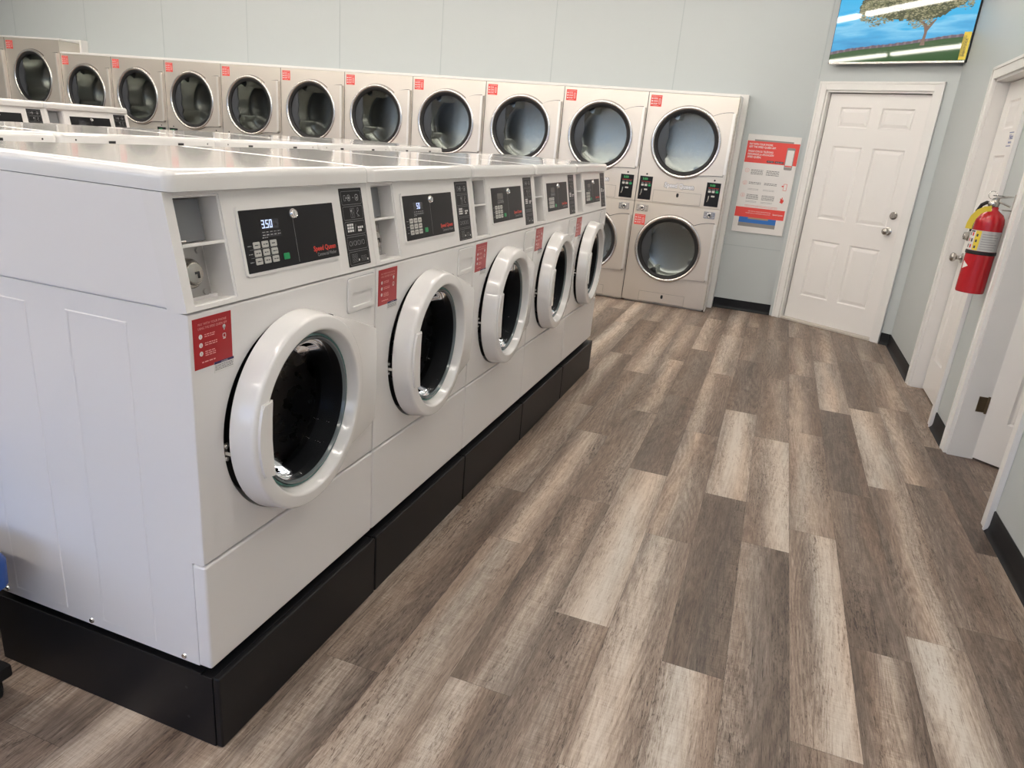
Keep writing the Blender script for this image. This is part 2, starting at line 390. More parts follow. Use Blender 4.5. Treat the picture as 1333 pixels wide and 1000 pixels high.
# front wall with shop windows (behind the camera)
WN = [(-9.0, -6.4, .5, 2.35), (-6.1, -3.5, .5, 2.35), (-3.2, -.6, .5, 2.35), (-.3, .9, .05, 2.35), (1.0, 1.95, .5, 2.35)]
bm = bmesh.new(); xa = XL
for (a, b, z0, z1) in WN:
    box(bm, xa, a, YF - .12, YF, 0, CEIL); box(bm, a, b, YF - .12, YF, 0, z0); box(bm, a, b, YF - .12, YF, z1, CEIL); xa = b
box(bm, xa, X1, YF - .12, YF, 0, CEIL)
struct(bm, 'wall_front', WALL)
for i, (a, b, z0, z1) in enumerate(WN):
    bm = bmesh.new(); q = .045
    for (p, r_, s, t) in ((a, b, z0, z0 + q), (a, b, z1 - q, z1), (a, a + q, z0, z1), (b - q, b, z0, z1)): box(bm, p, r_, YF - .1, YF - .02, s, t)
    m_ = (a + b) / 2; box(bm, m_ - .02, m_ + .02, YF - .1, YF - .02, z0, z1)
    wf = struct(bm, f'window_{i+1}', NICKEL)
    bm = bmesh.new(); box(bm, a + q, b - q, YF - .065, YF - .06, z0 + q, z1 - q); build(bm, 'pane', PANE, wf)
# what stands outside the shop windows: pavement
bm = bmesh.new(); box(bm, -14, 8, -16, YF - .13, -.25, -.15); struct(bm, 'floor_outside', pmat('asphalt', (.12, .12, .12), .9, bump=.3, bscale=40))
# door casings
def casing(bm, T, a, b, top, wd=.068, th=.018, dep=.12):
    for (p, q, r_, s) in ((a - wd, a, 0, top + wd), (b, b + wd, 0, top + wd), (a, b, top, top + wd)):
        box(bm, p, q, r_, s, 0, th, .003, T=T)
        if q - p < .1:   # raised outer bead on the uprights
            box(bm, p + (.0 if p < a else wd - .018), p + (.018 if p < a else wd), r_, s, th * .9, th + .006, .002, T=T)
        else: box(bm, p - wd, q + wd, s - .018, s, th * .9, th + .006, .002, T=T)
    box(bm, a, a + .015, 0, top, -dep, .002, T=T); box(bm, b - .015, b, 0, top, -dep, .002, T=T); box(bm, a, b, top - .015, top, -dep, .002, T=T)
    # stop strips
def panel_door(bm, T, a, b, z0, z1, h0, h1):
    """six panel slab: moulded panels pressed into the face"""
    wd = b - a; cols = ((.135, .445), (.555, .865)); H = z1 - z0
    rows = ((.115, .375), (.47, .785), (.862, .945)) if True else None
    box(bm, a, b, z0, z1, h0, h1 - .010, T=T)
    xs = [0, cols[0][0], cols[0][1], cols[1][0], cols[1][1], 1]; zs = [0, rows[0][0], rows[0][1], rows[1][0], rows[1][1], rows[2][0], rows[2][1], 1]
    for i in range(5):
        for j in range(7):
            X0, X1_, Z0, Z1 = a + xs[i] * wd, a + xs[i + 1] * wd, z0 + zs[j] * H, z0 + zs[j + 1] * H
            if i in (1, 3) and j in (1, 3, 5):
                L = []
                for ins, h in ((0, h1), (.010, h1 - .0095), (.016, h1 - .0095), (.040, h1 - .002)):
                    L.append([bm.verts.new(T @ Vector(p)) for p in ((X0 + ins, Z0 + ins, h), (X1_ - ins, Z0 + ins, h), (X1_ - ins, Z1 - ins, h), (X0 + ins, Z1 - ins, h))])
                for P, Q in zip(L[:-1], L[1:]):
                    for q in range(4): bm.faces.new([P[q], P[(q + 1) % 4], Q[(q + 1) % 4], Q[q]])
                bm.faces.new(L[-1])
            else:
                bm.faces.new([bm.verts.new(T @ Vector(p)) for p in ((X0, Z0, h1), (X1_, Z0, h1), (X1_, Z1, h1), (X0, Z1, h1))])
    for (p, q) in (((a, z0), (b, z0)), ((b, z0), (b, z1)), ((b, z1), (a, z1)), ((a, z1), (a, z0))):
        bm.faces.new([bm.verts.new(T @ Vector(v)) for v in ((*p, h1), (*q, h1), (*q, h1 - .011), (*p, h1 - .011))])
def knob(name, T, u, v, parent, dead=False):
    bm = bmesh.new(); K = T @ Matrix.Translation((u, v, 0))
    if dead: lathe(bm, [(.0, .0), (.031, .0), (.031, .008), (.025, .012), (.024, .028), (.020, .032), (0, .032)], K, 28); box(bm, -.003, .003, -.009, .009, .030, .034, T=K)
    else: lathe(bm, [(0, 0), (.032, 0), (.032, .006), (.016, .012), (.012, .020), (.013, .034), (.024, .042), (.029, .052), (.028, .062), (.020, .070), (.008, .073), (0, .073)], K, 28)
    return build(bm, name, NICKEL, parent, 40)
bm = bmesh.new(); casing(bm, FA, S0, S1, DT); struct(bm, 'trim_1', TRIMW)
bm = bmesh.new(); panel_door(bm, FA, S0 + .023, S1 - .018, .022, DT - .021, -.085, -.045); d1 = struct(bm, 'door_1', DOORW)
bm = bmesh.new(); box(bm, S0 + .0152, S0 + .0228, .02, DT - .016, -.085, -.056, T=FA); box(bm, S0 + .016, S1 - .016, DT - .0208, DT - .0152, -.085, -.056, T=FA); build(bm, 'dark_gap_strip', RUBBER, d1)  # black strips stand in for shade in the gap around the slab
F45 = FA @ Matrix.Translation((0, 0, -.045))
knob('deadbolt', F45, .895, 1.055, d1, True); knob('door_knob', F45, .880, .925, d1)
bm = bmesh.new(); box(bm, S0 + .016, S1 - .016, .0, .02, -.1, .01, .004, T=FA); build(bm, 'threshold', THRESH, d1)
# right wall doors; local u runs toward the camera so faces look along -X
FR = frame((0, -1, 0), (0, 0, 1), (-1, 0, 0), (XR, 0, 0))
bm = bmesh.new(); casing(bm, FR, -D2[1], -D2[0], H2, .07); struct(bm, 'trim_2', TRIMW)
bm = bmesh.new(); panel_door(bm, FR, -D2[1] + .024, -D2[0] - .018, .012, H2 - .020, -.112, -.072); d2 = struct(bm, 'door_2', DOORW)
bm = bmesh.new(); box(bm, -D2[1] + .0152, -D2[1] + .0238, .002, H2 - .016, -.112, -.082, T=FR); build(bm, 'dark_gap_strip', RUBBER, d2)  # black strip in place of the shaded gap at the far slab edge
F2 = FR @ Matrix.Translation((0, 0, -.072))
knob('deadbolt', F2, -4.315, 1.055, d2, True); knob('door_knob', F2, -4.32, .915, d2)
bm = bmesh.new(); casing(bm, FR, -D3[1], -D3[0], H2, .07); struct(bm, 'trim_3', TRIMW)
# door 3 stands ajar, hinged on the far jamb
an = math.radians(52); hx, hy = XR + .112, D3[1] - .018
dv = Vector((math.sin(an), -math.cos(an), 0)); nv = Vector((-math.cos(an), -math.sin(an), 0))
FD = frame(dv, (0, 0, 1), nv, (hx, hy, 0))
bm = bmesh.new(); panel_door(bm, FD, .004, .79, .012, H2 - .02, -.04, 0); d3 = struct(bm, 'door_3', DOORW)
bm = bmesh.new()
box(bm, hx - .048, hx - .006, D3[1] - .0175, D3[1] - .0155, .262, .345); tube(bm, [(hx - .004, hy - .002, .258), (hx - .004, hy - .002, .35)], .006, 10)
box(bm, hx - .048, hx - .006, D3[1] - .0175, D3[1] - .0155, 1.70, 1.785); tube(bm, [(hx - .004, hy - .002, 1.695), (hx - .004, hy - .002, 1.79)], .006, 10)
build(bm, 'hinge', BRASS, d3)
# paper notice on door 2
t = empty('paper_notice', (XR + .0712, 3.985, 1.59)); tag(t, 'small white paper notice with blue heading, high on the far right-hand door', 'notice')
FN = frame((0, -1, 0), (0, 0, 1), (-1, 0, 0))
bm = bmesh.new(); box(bm, -.085, .085, 0, .085, 0, .0008, T=FN); build(bm, 'sheet', PAPER, t)
bm = bmesh.new(); text(bm, 'Notice', 0, .042, .0014, .040, FN, align='CENTER', bold=.02, w=.12); bars(bm, -.055, .055, [.020], .010, .0014, FN, seed=4)
box(bm, -.083, .083, .078, .082, .0008, .0013, T=FN); box(bm, -.083, .083, .004, .008, .0008, .0013, T=FN); build(bm, 'lettering', pmat('blue_ink', (.05, .10, .35), .5), t)
# cove base
def base(name, T, a, b):
    bm = bmesh.new(); pts = [(0, 0), (.022, 0), (.018, .004), (.009, .014), (.006, .03), (.006, .094), (.003, .098), (0, .098)]
    L = [[bm.verts.new(T @ Vector((u, v, h))) for h, v in pts] for u in (a, b)]
    for i in range(len(pts)): j = (i + 1) % len(pts); bm.faces.new([L[0][i], L[0][j], L[1][j], L[1][i]])
    bm.faces.new(L[0]); bm.faces.new(L[1]); struct(bm, name, COVE, 40)
FB = frame((1, 0, 0), (0, 0, 1), (0, -1, 0), (0, 6.17, 0))
base('baseboard_back', FB, .56, 1.095); base('baseboard_angled', FA, S1 + .07, LEN + .004)
base('baseboard_right', FR, -B_.y, -D2[1] - .07); base('baseboard_between_doors', FR, -D2[0] + .07, -D3[1] - .07); base('baseboard_near', FR, -D3[0] + .07, -YF)

# ------------------------------------------------------------------ ceiling lights (out of frame, seen in reflections)
bm = bmesh.new(); box(bm, -1.2, 1.2, -.065, .065, -.035, 0, .008); g0 = empty('ceiling_light', (0, 0, CEIL)); h_ = build(bm, 'housing', PLAST, g0)
bm = bmesh.new(); box(bm, -1.18, 1.18, -.038, .038, -.075, -.03, .015); d_ = build(bm, 'diffuser', TUBE, g0)
ALL = [h_, d_]
for i, (x, y) in enumerate(FIX):
    g = g0 if i == 0 else copy_tree(g0); g.location = (x, y, CEIL)
    tag(g, 'ceiling tube light ' + ('in the line nearest the dryers', 'in the second line from the dryers', 'in the third line from the dryers', 'in the line nearest the shop windows')[i // 4] + ', ' + ('rightmost', 'second from the right', 'third from the right', 'leftmost')[i % 4], 'ceiling light', 'tube lights on the ceiling')

# ------------------------------------------------------------------ washing machine
WW = .683; OY = -WW / 2; H = WW / 2
SEG = {'0': 'abcdef', '3': 'abcdg', '5': 'acdfg', '.': ''}
def seven(bm, s, x, y, h, hh, T):
    wd = hh * .5; th = hh * .12
    for ch in s:
        if ch == '.': box(bm, x - th * .6, x + th * .3, y, y + th, 0, h, T=T); x += th * .7; continue
        R = {'a': (0, wd, hh - th, hh), 'd': (0, wd, 0, th), 'g': (0, wd, hh / 2 - th / 2, hh / 2 + th / 2), 'f': (0, th, hh / 2, hh), 'e': (0, th, 0, hh / 2), 'b': (wd - th, wd, hh / 2, hh), 'c': (wd - th, wd, 0, hh / 2)}
        for k_ in SEG[ch]: a, b, c_, d = R[k_]; box(bm, x + a, x + b, y + c_, y + d, h - .0003, h, T=T)
        x += wd * 1.4
SLO = Vector((-.0406, 0, .217)).normalized(); SNO = Vector((.217, 0, .0406)).normalized()
FS = frame((0, 1, 0), SLO, SNO, (0, -H, .841))     # slanted control face: u = 0..WW, v = 0..0.2208
def sv(z): return (z - 1.041) / .217 * .2208       # room height on the photo -> distance up the slope
def make_washer():
    root = empty('washing_machine')
    bm = bmesh.new()                                # cabinet with pressed side panels
    box(bm, -.70, -.115, -H + .006, H - .006, .8425, 1.057); box(bm, -.115, -.05, -H + .006, H - .006, .8425, .852)
    for y in (-H + .004, H - .012): box(bm, -.70, -.034, y, y + .008, .02, .842)
    box(bm, -.70, -.66, -H + .012, H - .012, .02, .842); box(bm, -.66, -.04, -H + .012, H - .012, .02, .04); box(bm, -.66, -.04, -H + .012, H - .012, .835, .842)
    for s in (-1, 1):
        y = s * (H - .004)
        for (a, b) in ((-.318, -.155), (-.60, -.428)):
            K = frame((1, 0, 0), (0, 0, 1), (0, s, 0), (0, y, 0)); P = [(a, .042), (b, .042), (b, .80), (a, .80)]; c_ = ((a + b) / 2, .42)
            R = [[bm.verts.new(K @ Vector((p[0] + (i_ if p[0] < c_[0] else -i_), p[1] + (i_ if p[1] < c_[1] else -i_), h))) for p in P] for i_, h in ((0, 0), (.0018, .0013), (.004, .0013), (.007, .0003))]
            for A, B in zip(R[:-1], R[1:]):
                for i in range(4): bm.faces.new([A[i], A[(i + 1) % 4], B[(i + 1) % 4], B[i]])
    cab = build(bm, 'cabinet', ENAMEL, root, 30)
    for s in (-1, 1):                               # upper side covers
        bm = bmesh.new(); y_ = s * (H - .0045); prism(bm, [(-.70, .8455), (-.0475, .8455), (-.0870, 1.0577), (-.70, 1.0577)], 0, .0035, frame((1, 0, 0), (0, 0, 1), (0, s, 0), (0, y_, 0)), .0012); build(bm, 'side_cover', ENAMEL, root, 30)
    
    bm = bmesh.new()
    for x in (-.076, -.354, -.633):
        lathe(bm, [(0, .004), (.006, .003), (.007, 0)], frame((1, 0, 0), (0, 0, 1), (0, -1, 0), (x, -H + .004, .031)), 12)
    build(bm, 'screw', CHROME, cab, 40)
    bm = bmesh.new()                                # shelf-like lid, rounded
    R = [[bm.verts.new((x, y, z)) for x, y in rrect(-.675 + d, -.024 - d, -H + .0012 + d, H - .0012 - d, .021 - d, 6)] for d, z in ((.003, 1.058), (0, 1.0595), (0, 1.081), (.0012, 1.0875), (.004, 1.0930), (.008, 1.0965), (.013, 1.0983), (.019, 1.0988))]
    for A, B in zip(R[:-1], R[1:]):
        for i in range(len(A)): j = (i + 1) % len(A); bm.faces.new([A[i], A[j], B[j], B[i]])
    bm.faces.new(R[0]); bm.faces.new(R[-1])
    lid = build(bm, 'lid', LIDM, root, 40)
    bm = bmesh.new(); FB2 = frame((0, 1, 0), (0, 0, 1), (-1, 0, 0), (-.675, 0, 0))
    for y in (-.15, .15): flat(bm, [(y - .014, 1.070), (y + .014, 1.070), (y + .014, 1.078), (y - .014, 1.078)], .0006, FB2)
    for y in (-.285, .285): disc(bm, y, 1.078, .0032, .0006, FB2)
    build(bm, 'slot', DARK, lid)
    bm = bmesh.new(); holed(bm, -H + .002, H - .002, .2905, .838, .3127 - H, .5455, .236, -.034, 0, .006, FX, lip=.021)
    fp = build(bm, 'front_panel', ENAMEL, root, 40)
    bm = bmesh.new(); box(bm, -.034, .0015, -H + .002, H - .002, .022, .2865, .006, 3); build(bm, 'kick_panel', ENAMEL, root, 40)
    bm = bmesh.new()
    for y in (-.30, .30):
        for x in (-.06, -.64): lathe(bm, [(0, 0), (.022, 0), (.022, .008), (.010, .012), (.010, .021)], Matrix.Translation((x, y, 0)), 16)
    build(bm, 'foot', RUBBER, root, 40)
    # control head with a coin niche
    bm = bmesh.new(); c0, c1, v0, v1 = .027, .137, sv(1.054), sv(1.247); top = .2205
    us = [.001, c0, c1, WW - .001]; vs_ = [.001, v0, v1, top]
    for i in range(3):
        for j in range(3):
            if i == 1 and j == 1: continue
            bm.faces.new([bm.verts.new(FS @ Vector(p)) for p in ((us[i], vs_[j], 0), (us[i + 1], vs_[j], 0), (us[i + 1], vs_[j + 1], 0), (us[i], vs_[j + 1], 0))])
    DP = -.062
    for P, Q in (((c0, v0), (c1, v0)), ((c1, v0), (c1, v1)), ((c1, v1), (c0, v1)), ((c0, v1), (c0, v0))):
        bm.faces.new([bm.verts.new(FS @ Vector(p)) for p in ((*P, 0), (*Q, 0), (*Q, DP), (*P, DP))])
    bm.faces.new([bm.verts.new(FS @ Vector(p)) for p in ((c0, v0, DP), (c1, v0, DP), (c1, v1, DP), (c0, v1, DP))])
    for P, Q in (((.001, .001), (WW - .001, .001)), ((WW - .001, .001), (WW - .001, top)), ((WW - .001, top), (.001, top)), ((.001, top), (.001, .001))):
        bm.faces.new([bm.verts.new(FS @ Vector(p)) for p in ((*P, 0), (*Q, 0), (Q[0], Q[1] + (.0085 if Q[1] == top else 0), -.047), (P[0], P[1] + (.0085 if P[1] == top else 0), -.047))])
    bmesh.ops.remove_doubles(bm, verts=bm.verts, dist=1e-5)
    eg = [e_ for e_ in bm.edges if all(abs((FS.inverted() @ v.co).z) < 1e-4 for v in e_.verts) and len(e_.link_faces) == 2 and abs(e_.calc_face_angle(0)) > .5]
    bmesh.ops.bevel(bm, geom=eg, offset=.004, segments=3, affect='EDGES')
    ch = build(bm, 'control_head', PLAST, root, 40)
    bm = bmesh.new(); box(bm, c0, c1 - .001, sv(1.158), sv(1.158) + .006, -.06, -.002, .001, T=FS); build(bm, 'shelf', PLAST, ch)
    bm = bmesh.new(); box(bm, c0 + .020, c1 - .010, sv(1.166), v1 - .002, -.06, -.040, .001, T=FS); box(bm, c0 + .001, c0 + .022, sv(1.166), v1 - .002, -.06, -.050, T=FS)
    outline(bm, rrect(c0 + .032, c0 + .058, v1 - .022, v1 - .012, .004), .001, -.0395, FS)
    cs = build(bm, 'coin_slide', PLATEG, ch, 30)
    bm = bmesh.new(); tube(bm, [FS @ Vector((c0 + .021, sv(1.168), -.040)), FS @ Vector((c0 + .021, sv(1.242), -.040))], .003, 8)
    lathe(bm, [(0, .008), (.009, .008), (.010, 0)], FS @ Matrix.Translation((c0 + .020, sv(1.205), -.042)), 14)
    tube(bm, [FS @ Vector((c0 + .024, sv(1.169), -.036)), FS @ Vector((c0 + .040, sv(1.169), -.034))], .003, 8)
    build(bm, 'slide_rod', CHROME, cs, 40)
    bm = bmesh.new(); box(bm, c0, c0 + .088, v0 + .001, sv(1.156), -.060, -.048, .001, T=FS)
    for q in (sv(1.148), sv(1.068)): lathe(bm, [(0, .004), (.005, .0035), (.006, 0)], FS @ Matrix.Translation((c0 + .078, q, -.048)), 12)
    box(bm, c0 + .088, c1 - .012, v0 + .001, sv(1.156), -.055, -.052, T=FS)
    cb = build(bm, 'coin_box_plate', GALV, ch, 40)
    bm = bmesh.new(); K = FS @ Matrix.Translation((c0 + .040, sv(1.108), -.048))
    lathe(bm, [(.030, 0), (.029, .012), (.024, .018), (.021, .016), (.021, .022), (.018, .024), (0, .024)], K, 28); build(bm, 'lock', NICKEL, cb, 40)
    bm = bmesh.new(); box(bm, -.002, .009, -.002, .003, .024, .0248, T=K); box(bm, .004, .009, -.010, .002, .024, .0248, T=K); build(bm, 'keyhole', DARK, cb)
    # display
    bm = bmesh.new(); prism(bm, rrect(.174, .518, sv(1.083), sv(1.223), .006), 0, .0035, FS, .002); bz = build(bm, 'display_bezel', PLAST, root, 40)
    bm = bmesh.new(); prism(bm, rrect(.181, .512, sv(1.089), sv(1.215), .002), .0034, .0042, FS); build(bm, 'display_panel', BLACK, bz)
    bm = bmesh.new(); box(bm, .2405, .300, sv(1.172), sv(1.194), .0042, .0045, T=FS); box(bm, .238, .302, sv(1.156), sv(1.166), .0042, .0044, T=FS); build(bm, 'display_window', DIMLED, bz)
    for r in range(3):
        for c in range(3):
            bm = bmesh.new(); u = .2175 + c * .0272; v = sv(1.1435 - r * .0165)
            prism(bm, rrect(u - .0105, u + .0105, v - .0068, v + .0068, .002, 2), .0042, .0058, FS, .0006); b_ = build(bm, 'button', KEYM, bz, 40)
    bm = bmesh.new(); u, v = .3095, sv(1.1115); prism(bm, rrect(u - .0098, u + .0098, v - .0068, v + .0068, .002, 2), .0042, .0058, FS, .0006); tag(build(bm, 'button', GREEN, bz, 40), 'green start button')
    bm = bmesh.new()
    for r in range(3):
        for c in range(3): bars(bm, .2175 + c * .0272 - .007, .2175 + c * .0272 + .007, [sv(1.1425 - r * .0165)], .0022, .0060, FS, seed=r * 3 + c)
    build(bm, 'button_print', DARKTX, bz)
    bm = bmesh.new()
    for r in range(3): bars(bm, .190, .202, [sv(1.1425 - r * .0165)], .0018, .0044, FS, seed=r)
    for r in range(2): box(bm, .195, .283, sv(1.1352 - r * .0165), sv(1.1352 - r * .0165) + .0005, .0042, .0044, T=FS)
    for q in range(5): bars(bm, .243 + q * .0125, .2515 + q * .0125, [sv(1.1665), sv(1.1605)], .0018, .0046, FS, seed=q + 4)
    bars(bm, .240, .258, [sv(1.1555)], .0018, .0046, FS, seed=9)
    text(bm, 'Commercial Washer', .424, sv(1.0975), .0044, .0118, FS, w=.077)
    box(bm, .3515, .3522, sv(1.094), sv(1.188), .0042, .0044, T=FS)
    build(bm, 'small_print', GREYTX, bz)
    bm = bmesh.new(); text(bm, 'Speed Queen', .411, sv(1.110), .0044, .0165, FS, w=.090, bold=.03); build(bm, 'red_logo', REDTX, bz)
    bm = bmesh.new(); K = FS @ Matrix.Translation((.3535, sv(1.199), .004))
    lathe(bm, [(.012, 0), (.0115, .004), (.009, .008), (.008, .007), (0, .007)], K, 20); box(bm, -.001, .001, -.005, .005, .007, .0085, T=K); build(bm, 'service_lock', CHROME, bz, 40)
    # instruction strip
    bm = bmesh.new(); prism(bm, rrect(.553, .656, sv(1.054), sv(1.246), .002, 2), 0, .0008, FS); st = build(bm, 'instruction_strip', BLACK, root)
    bm = bmesh.new(); v = sv(1.239); hh = .0335
    for i in range(5):
        outline(bm, rrect(.559, .650, v - hh, v, .004, 3), .0007, .0012, FS)
        m = v - hh / 2
        if i == 0:
            outline(bm, rrect(.570, .579, m - .007, m + .007, .002, 2), .001, .0012, FS); outline(bm, rrect(.586, .600, m - .008, m + .008, .006, 3), .0016, .0012, FS)
            disc(bm, .593, m, .0035, .0012, FS); box(bm, .579, .586, m - .001, m + .001, .0008, .0012, T=FS)
            box(bm, .611, .615, m - .001, m + .001, .0008, .0012, T=FS); outline(bm, rrect(.622, .637, m - .008, m + .008, .005, 3), .0018, .0012, FS); disc(bm, .630, m - .001, .003, .0012, FS)
        elif i == 1:
            for a in range(2):
                for b in range(2): outline(bm, rrect(.592 + a * .010, .600 + a * .010, m - .012 + b * .013, m - .001 + b * .013, .001, 1), .0007, .0012, FS)
            box(bm, .593, .599, m + .003, m + .008, .0008, .0012, T=FS)
            tube(bm, [FS @ Vector((.622, m - .009, .001)), FS @ Vector((.632, m - .010, .001)), FS @ Vector((.620, m - .002, .001)), FS @ Vector((.628, m + .004, .001))], .001, 4); outline(bm, rrect(.624, .631, m + .003, m + .012, .003, 2), .0012, .0012, FS)
        elif i == 2:
            for a in range(3):
                for b in range(3): box(bm, .569 + a * .010, .5765 + a * .010, m - .009 + b * .0075, m - .0035 + b * .0075, .0008, .0013, T=FS, mi=1)
            for a in range(3):
                for b in range(2):
                    if (a, b) != (2, 0): box(bm, .617 + a * .009, .6235 + a * .009, m - .010 + b * .0075, m - .0045 + b * .0075, .0008, .0013, T=FS, mi=1)
            tube(bm, [FS @ Vector((.602, m - .009, .001)), FS @ Vector((.609, m + .009, .001))], .0005, 4)
        elif i == 3:
            for x in (.573, .594, .612, .633): outline(bm, rrect(x - .006, x + .006, m - .006, m + .006, .005, 3), .0011, .0012, FS)
            for x in (.583, .602, .622): tube(bm, [FS @ Vector((x - .002, m - .006, .001)), FS @ Vector((x + .002, m + .006, .001))], .0004, 4)
        else:
            for x, k_ in ((.571, 3), (.613, 2)):
                for a in range(3):
                    for b in range(k_): outline(bm, rrect(x + a * .009, x + .0075 + a * .009, m - .010 + b * .0075, m - .0045 + b * .0075, .001, 1), .0006, .0012, FS)
            disc(bm, .602, m - .006, .003, .0014, FS, 1); disc(bm, .643, m - .008, .003, .0014, FS, 1)
        v -= hh + .0042
    build(bm, 'pictograms', [GREYTX, WHITETX], st)
    # detergent drawer
    U = FX @ Matrix.Translation((-H, 0, 0)); Zp = -.2
    bm = bmesh.new(); x0, x1, z0, z1 = .540, .670, .936 + Zp, 1.026 + Zp; a0, a1, b0, b1 = .558, .657, .950 + Zp, .988 + Zp
    outer = rrect(x0, x1, z0, z1, .009, 4); us = rrect(x0 + .003, x1 - .003, z0 + .003, z1 - .003, .008, 4); hole = rrect(a0, a1, b0, b1, .008, 4); hin = rrect(a0 + .004, a1 - .004, b0 + .006, b1 - .001, .006, 4)
    outline(bm, rrect(x0 - .002, x1 + .002, z0 - .002, z1 + .002, .010, 4), .002, .0004, U, 1)  # flat grey line painted for the shade in the drawer's seam gap
    rings = [[bm.verts.new(U @ Vector((*p, h))) for p in P] for P, h in ((outer, 0), (outer, .0035), (us, .0055), (hole, .0045), (hin, -.024))]
    for P, Q in zip(rings[:-1], rings[1:]):
        for i in range(len(P)): j = (i + 1) % len(P); bm.faces.new([P[i], P[j], Q[j], Q[i]])
    bm.faces.new(rings[-1]); build(bm, 'detergent_drawer', [PLAST, GREYGAP], root, 40)
    # porthole: gasket, drum
    cy, cz = .3127 - H, .5455
    C0 = FX @ Matrix.Translation((cy, cz, 0))
    bm = bmesh.new(); lathe(bm, [(.216, -.036), (.212, -.030), (.204, -.026), (.19, -.026), (.172, -.032), (.176, -.06), (.235, -.06)], C0, 64); build(bm, 'door_gasket', RUBBER, root, 40)
    bm = bmesh.new(); lathe(bm, [(.176, -.055), (.195, -.07), (.20, -.10), (.20, -.38), (.18, -.40), (0, -.40)], C0, 64)
    for k_ in range(3):
        a = k_ * 2 * PI / 3 + .4; K = C0 @ Matrix.Rotation(a, 4, 'Z')
        prism(bm, [(.205, -.03), (.155, -.012), (.150, 0), (.155, .012), (.205, .03)], -.37, -.10, K)
    build(bm, 'drum', DRUMM, root, 40)
    # door, slightly ajar on its right-hand hinge
    hinge = empty('porthole_door'); hinge.parent = root
    TH = .05
    D0 = Matrix.Translation((-.0055, cy + .004, cz + .0045)) @ Matrix.Rotation(TH, 4, 'Z') @ FX
    bpy.data.objects.remove(hinge)
    bm = bmesh.new()
    lathe(bm, [(.214, .004), (.236, .005), (.2392, .008), (.2388, .018), (.2345, .050), (.2332, .057), (.2305, .0615), (.226, .0638), (.2035, .0662), (.1995, .0655), (.1965, .062), (.194, .055), (.187, .036), (.183, .028), (.172, .022), (.172, .010)], D0, 96, close=True)
    dr = build(bm, 'porthole_door', DOORPL, root, 40)
    # hinge side wing
    bm = bmesh.new(); t0_, t1_ = math.radians(68), math.radians(-44); P = [(.229 * math.cos(t0_ + (t1_ - t0_) * i / 24), .229 * math.sin(t0_ + (t1_ - t0_) * i / 24)) for i in range(25)]
    TL = (.342, .125); BL = (.342, -.150); Q = []
    for i in range(25):
        f = i / 24
        if f < .42: g = f / .42; Q.append((P[0][0] + (TL[0] - P[0][0]) * g, P[0][1] + .006 + (TL[1] - P[0][1] - .006) * g))
        elif f < .8: g = (f - .42) / .38; Q.append((TL[0], TL[1] + (BL[1] - TL[1]) * g))
        else: g = (f - .8) / .2; Q.append((BL[0] + (P[-1][0] - BL[0]) * g, BL[1] + (P[-1][1] - BL[1]) * g))
    def hh_(q): r = math.hypot(*q); return .058 - max(0, (r - .232)) * .13
    V1 = [bm.verts.new(D0 @ Vector((*p, .060))) for p in P]; V2 = [bm.verts.new(D0 @ Vector((*q, hh_(q)))) for q in Q]
    V3 = [bm.verts.new(D0 @ Vector((q[0] * 1.004, q[1] * 1.004, hh_(q) - .004))) for q in Q]; V4 = [bm.verts.new(D0 @ Vector((q[0] * 1.004, q[1] * 1.004, .006))) for q in Q]
    for A, B in ((V1, V2), (V2, V3), (V3, V4)):
        for i in range(24):
            try: bm.faces.new([A[i], A[i + 1], B[i + 1], B[i]])
            except ValueError: pass
    build(bm, 'hinge_wing', DOORPL, dr, 40)
    # handle plate on the left of the ring
    bm = bmesh.new(); P = []
    for i in range(15): a = math.radians(158 + (202.5 - 158) * i / 14); P.append((.2215 * math.cos(a), .2215 * math.sin(a) + .002))
    Hn = P + [(-.168, -.090), (-.1765, -.05), (-.180, 0), (-.178, .05), (-.172, .088)]
    prism(bm, Hn, .054, .0705, D0, .0025); build(bm, 'door_handle', DOORPL, dr, 40)
    bm = bmesh.new(); lathe(bm, [(.1865, .034), (.185, .040), (.180, .0405), (.177, .034)], D0, 72); build(bm, 'glass_edge', GLASSE, dr, 40)
    bm = bmesh.new(); lathe(bm, [(.179, .036), (.178, .0425), (.174, .0425), (.171, .035)], D0, 72); build(bm, 'glass_ring', pmat('grey_glass_ring', (.16, .19, .20), .15), dr, 40)
    bm = bmesh.new(); lathe(bm, [(.170, .036), (.162, .030), (.156, .018), (.148, -.008), (.134, -.034), (.10, -.050), (.05, -.056), (0, -.058)], D0, 72); build(bm, 'door_glass', GLASSW, dr, True)
    bm = bmesh.new(); lathe(bm, [(.176, .030), (.172, .036), (.160, .012), (.158, -.02), (.172, -.025)], D0, 64); build(bm, 'glass_seal', RUBBER, dr, True)
    bm = bmesh.new(); box(bm, -.236, -.214, -.030, -.022, -.028, .012, T=D0); box(bm, -.238, -.226, -.046, -.004, -.018, -.008, T=D0)
    for q in (-.04, -.012): lathe(bm, [(.005, -.008), (.005, -.003), (0, -.002)], D0 @ Matrix.Translation((-.232, q, 0)), 10)
    build(bm, 'door_latch', CHROME, dr)
    # stickers
    bm = bmesh.new(); box(bm, .011, .115, .7265, .8275, 0, .0006, T=U); s_ = build(bm, 'red_sticker', RED, root)
    bm = bmesh.new(); h = .0010
    text(bm, 'PAY WITH YOUR PHONE', .063, .8125, h, .0068, U, 1, 'CENTER'); text(bm, 'USING THE SPEED QUEEN APP', .063, .8045, h, .0068, U, 1, 'CENTER', w=.078)
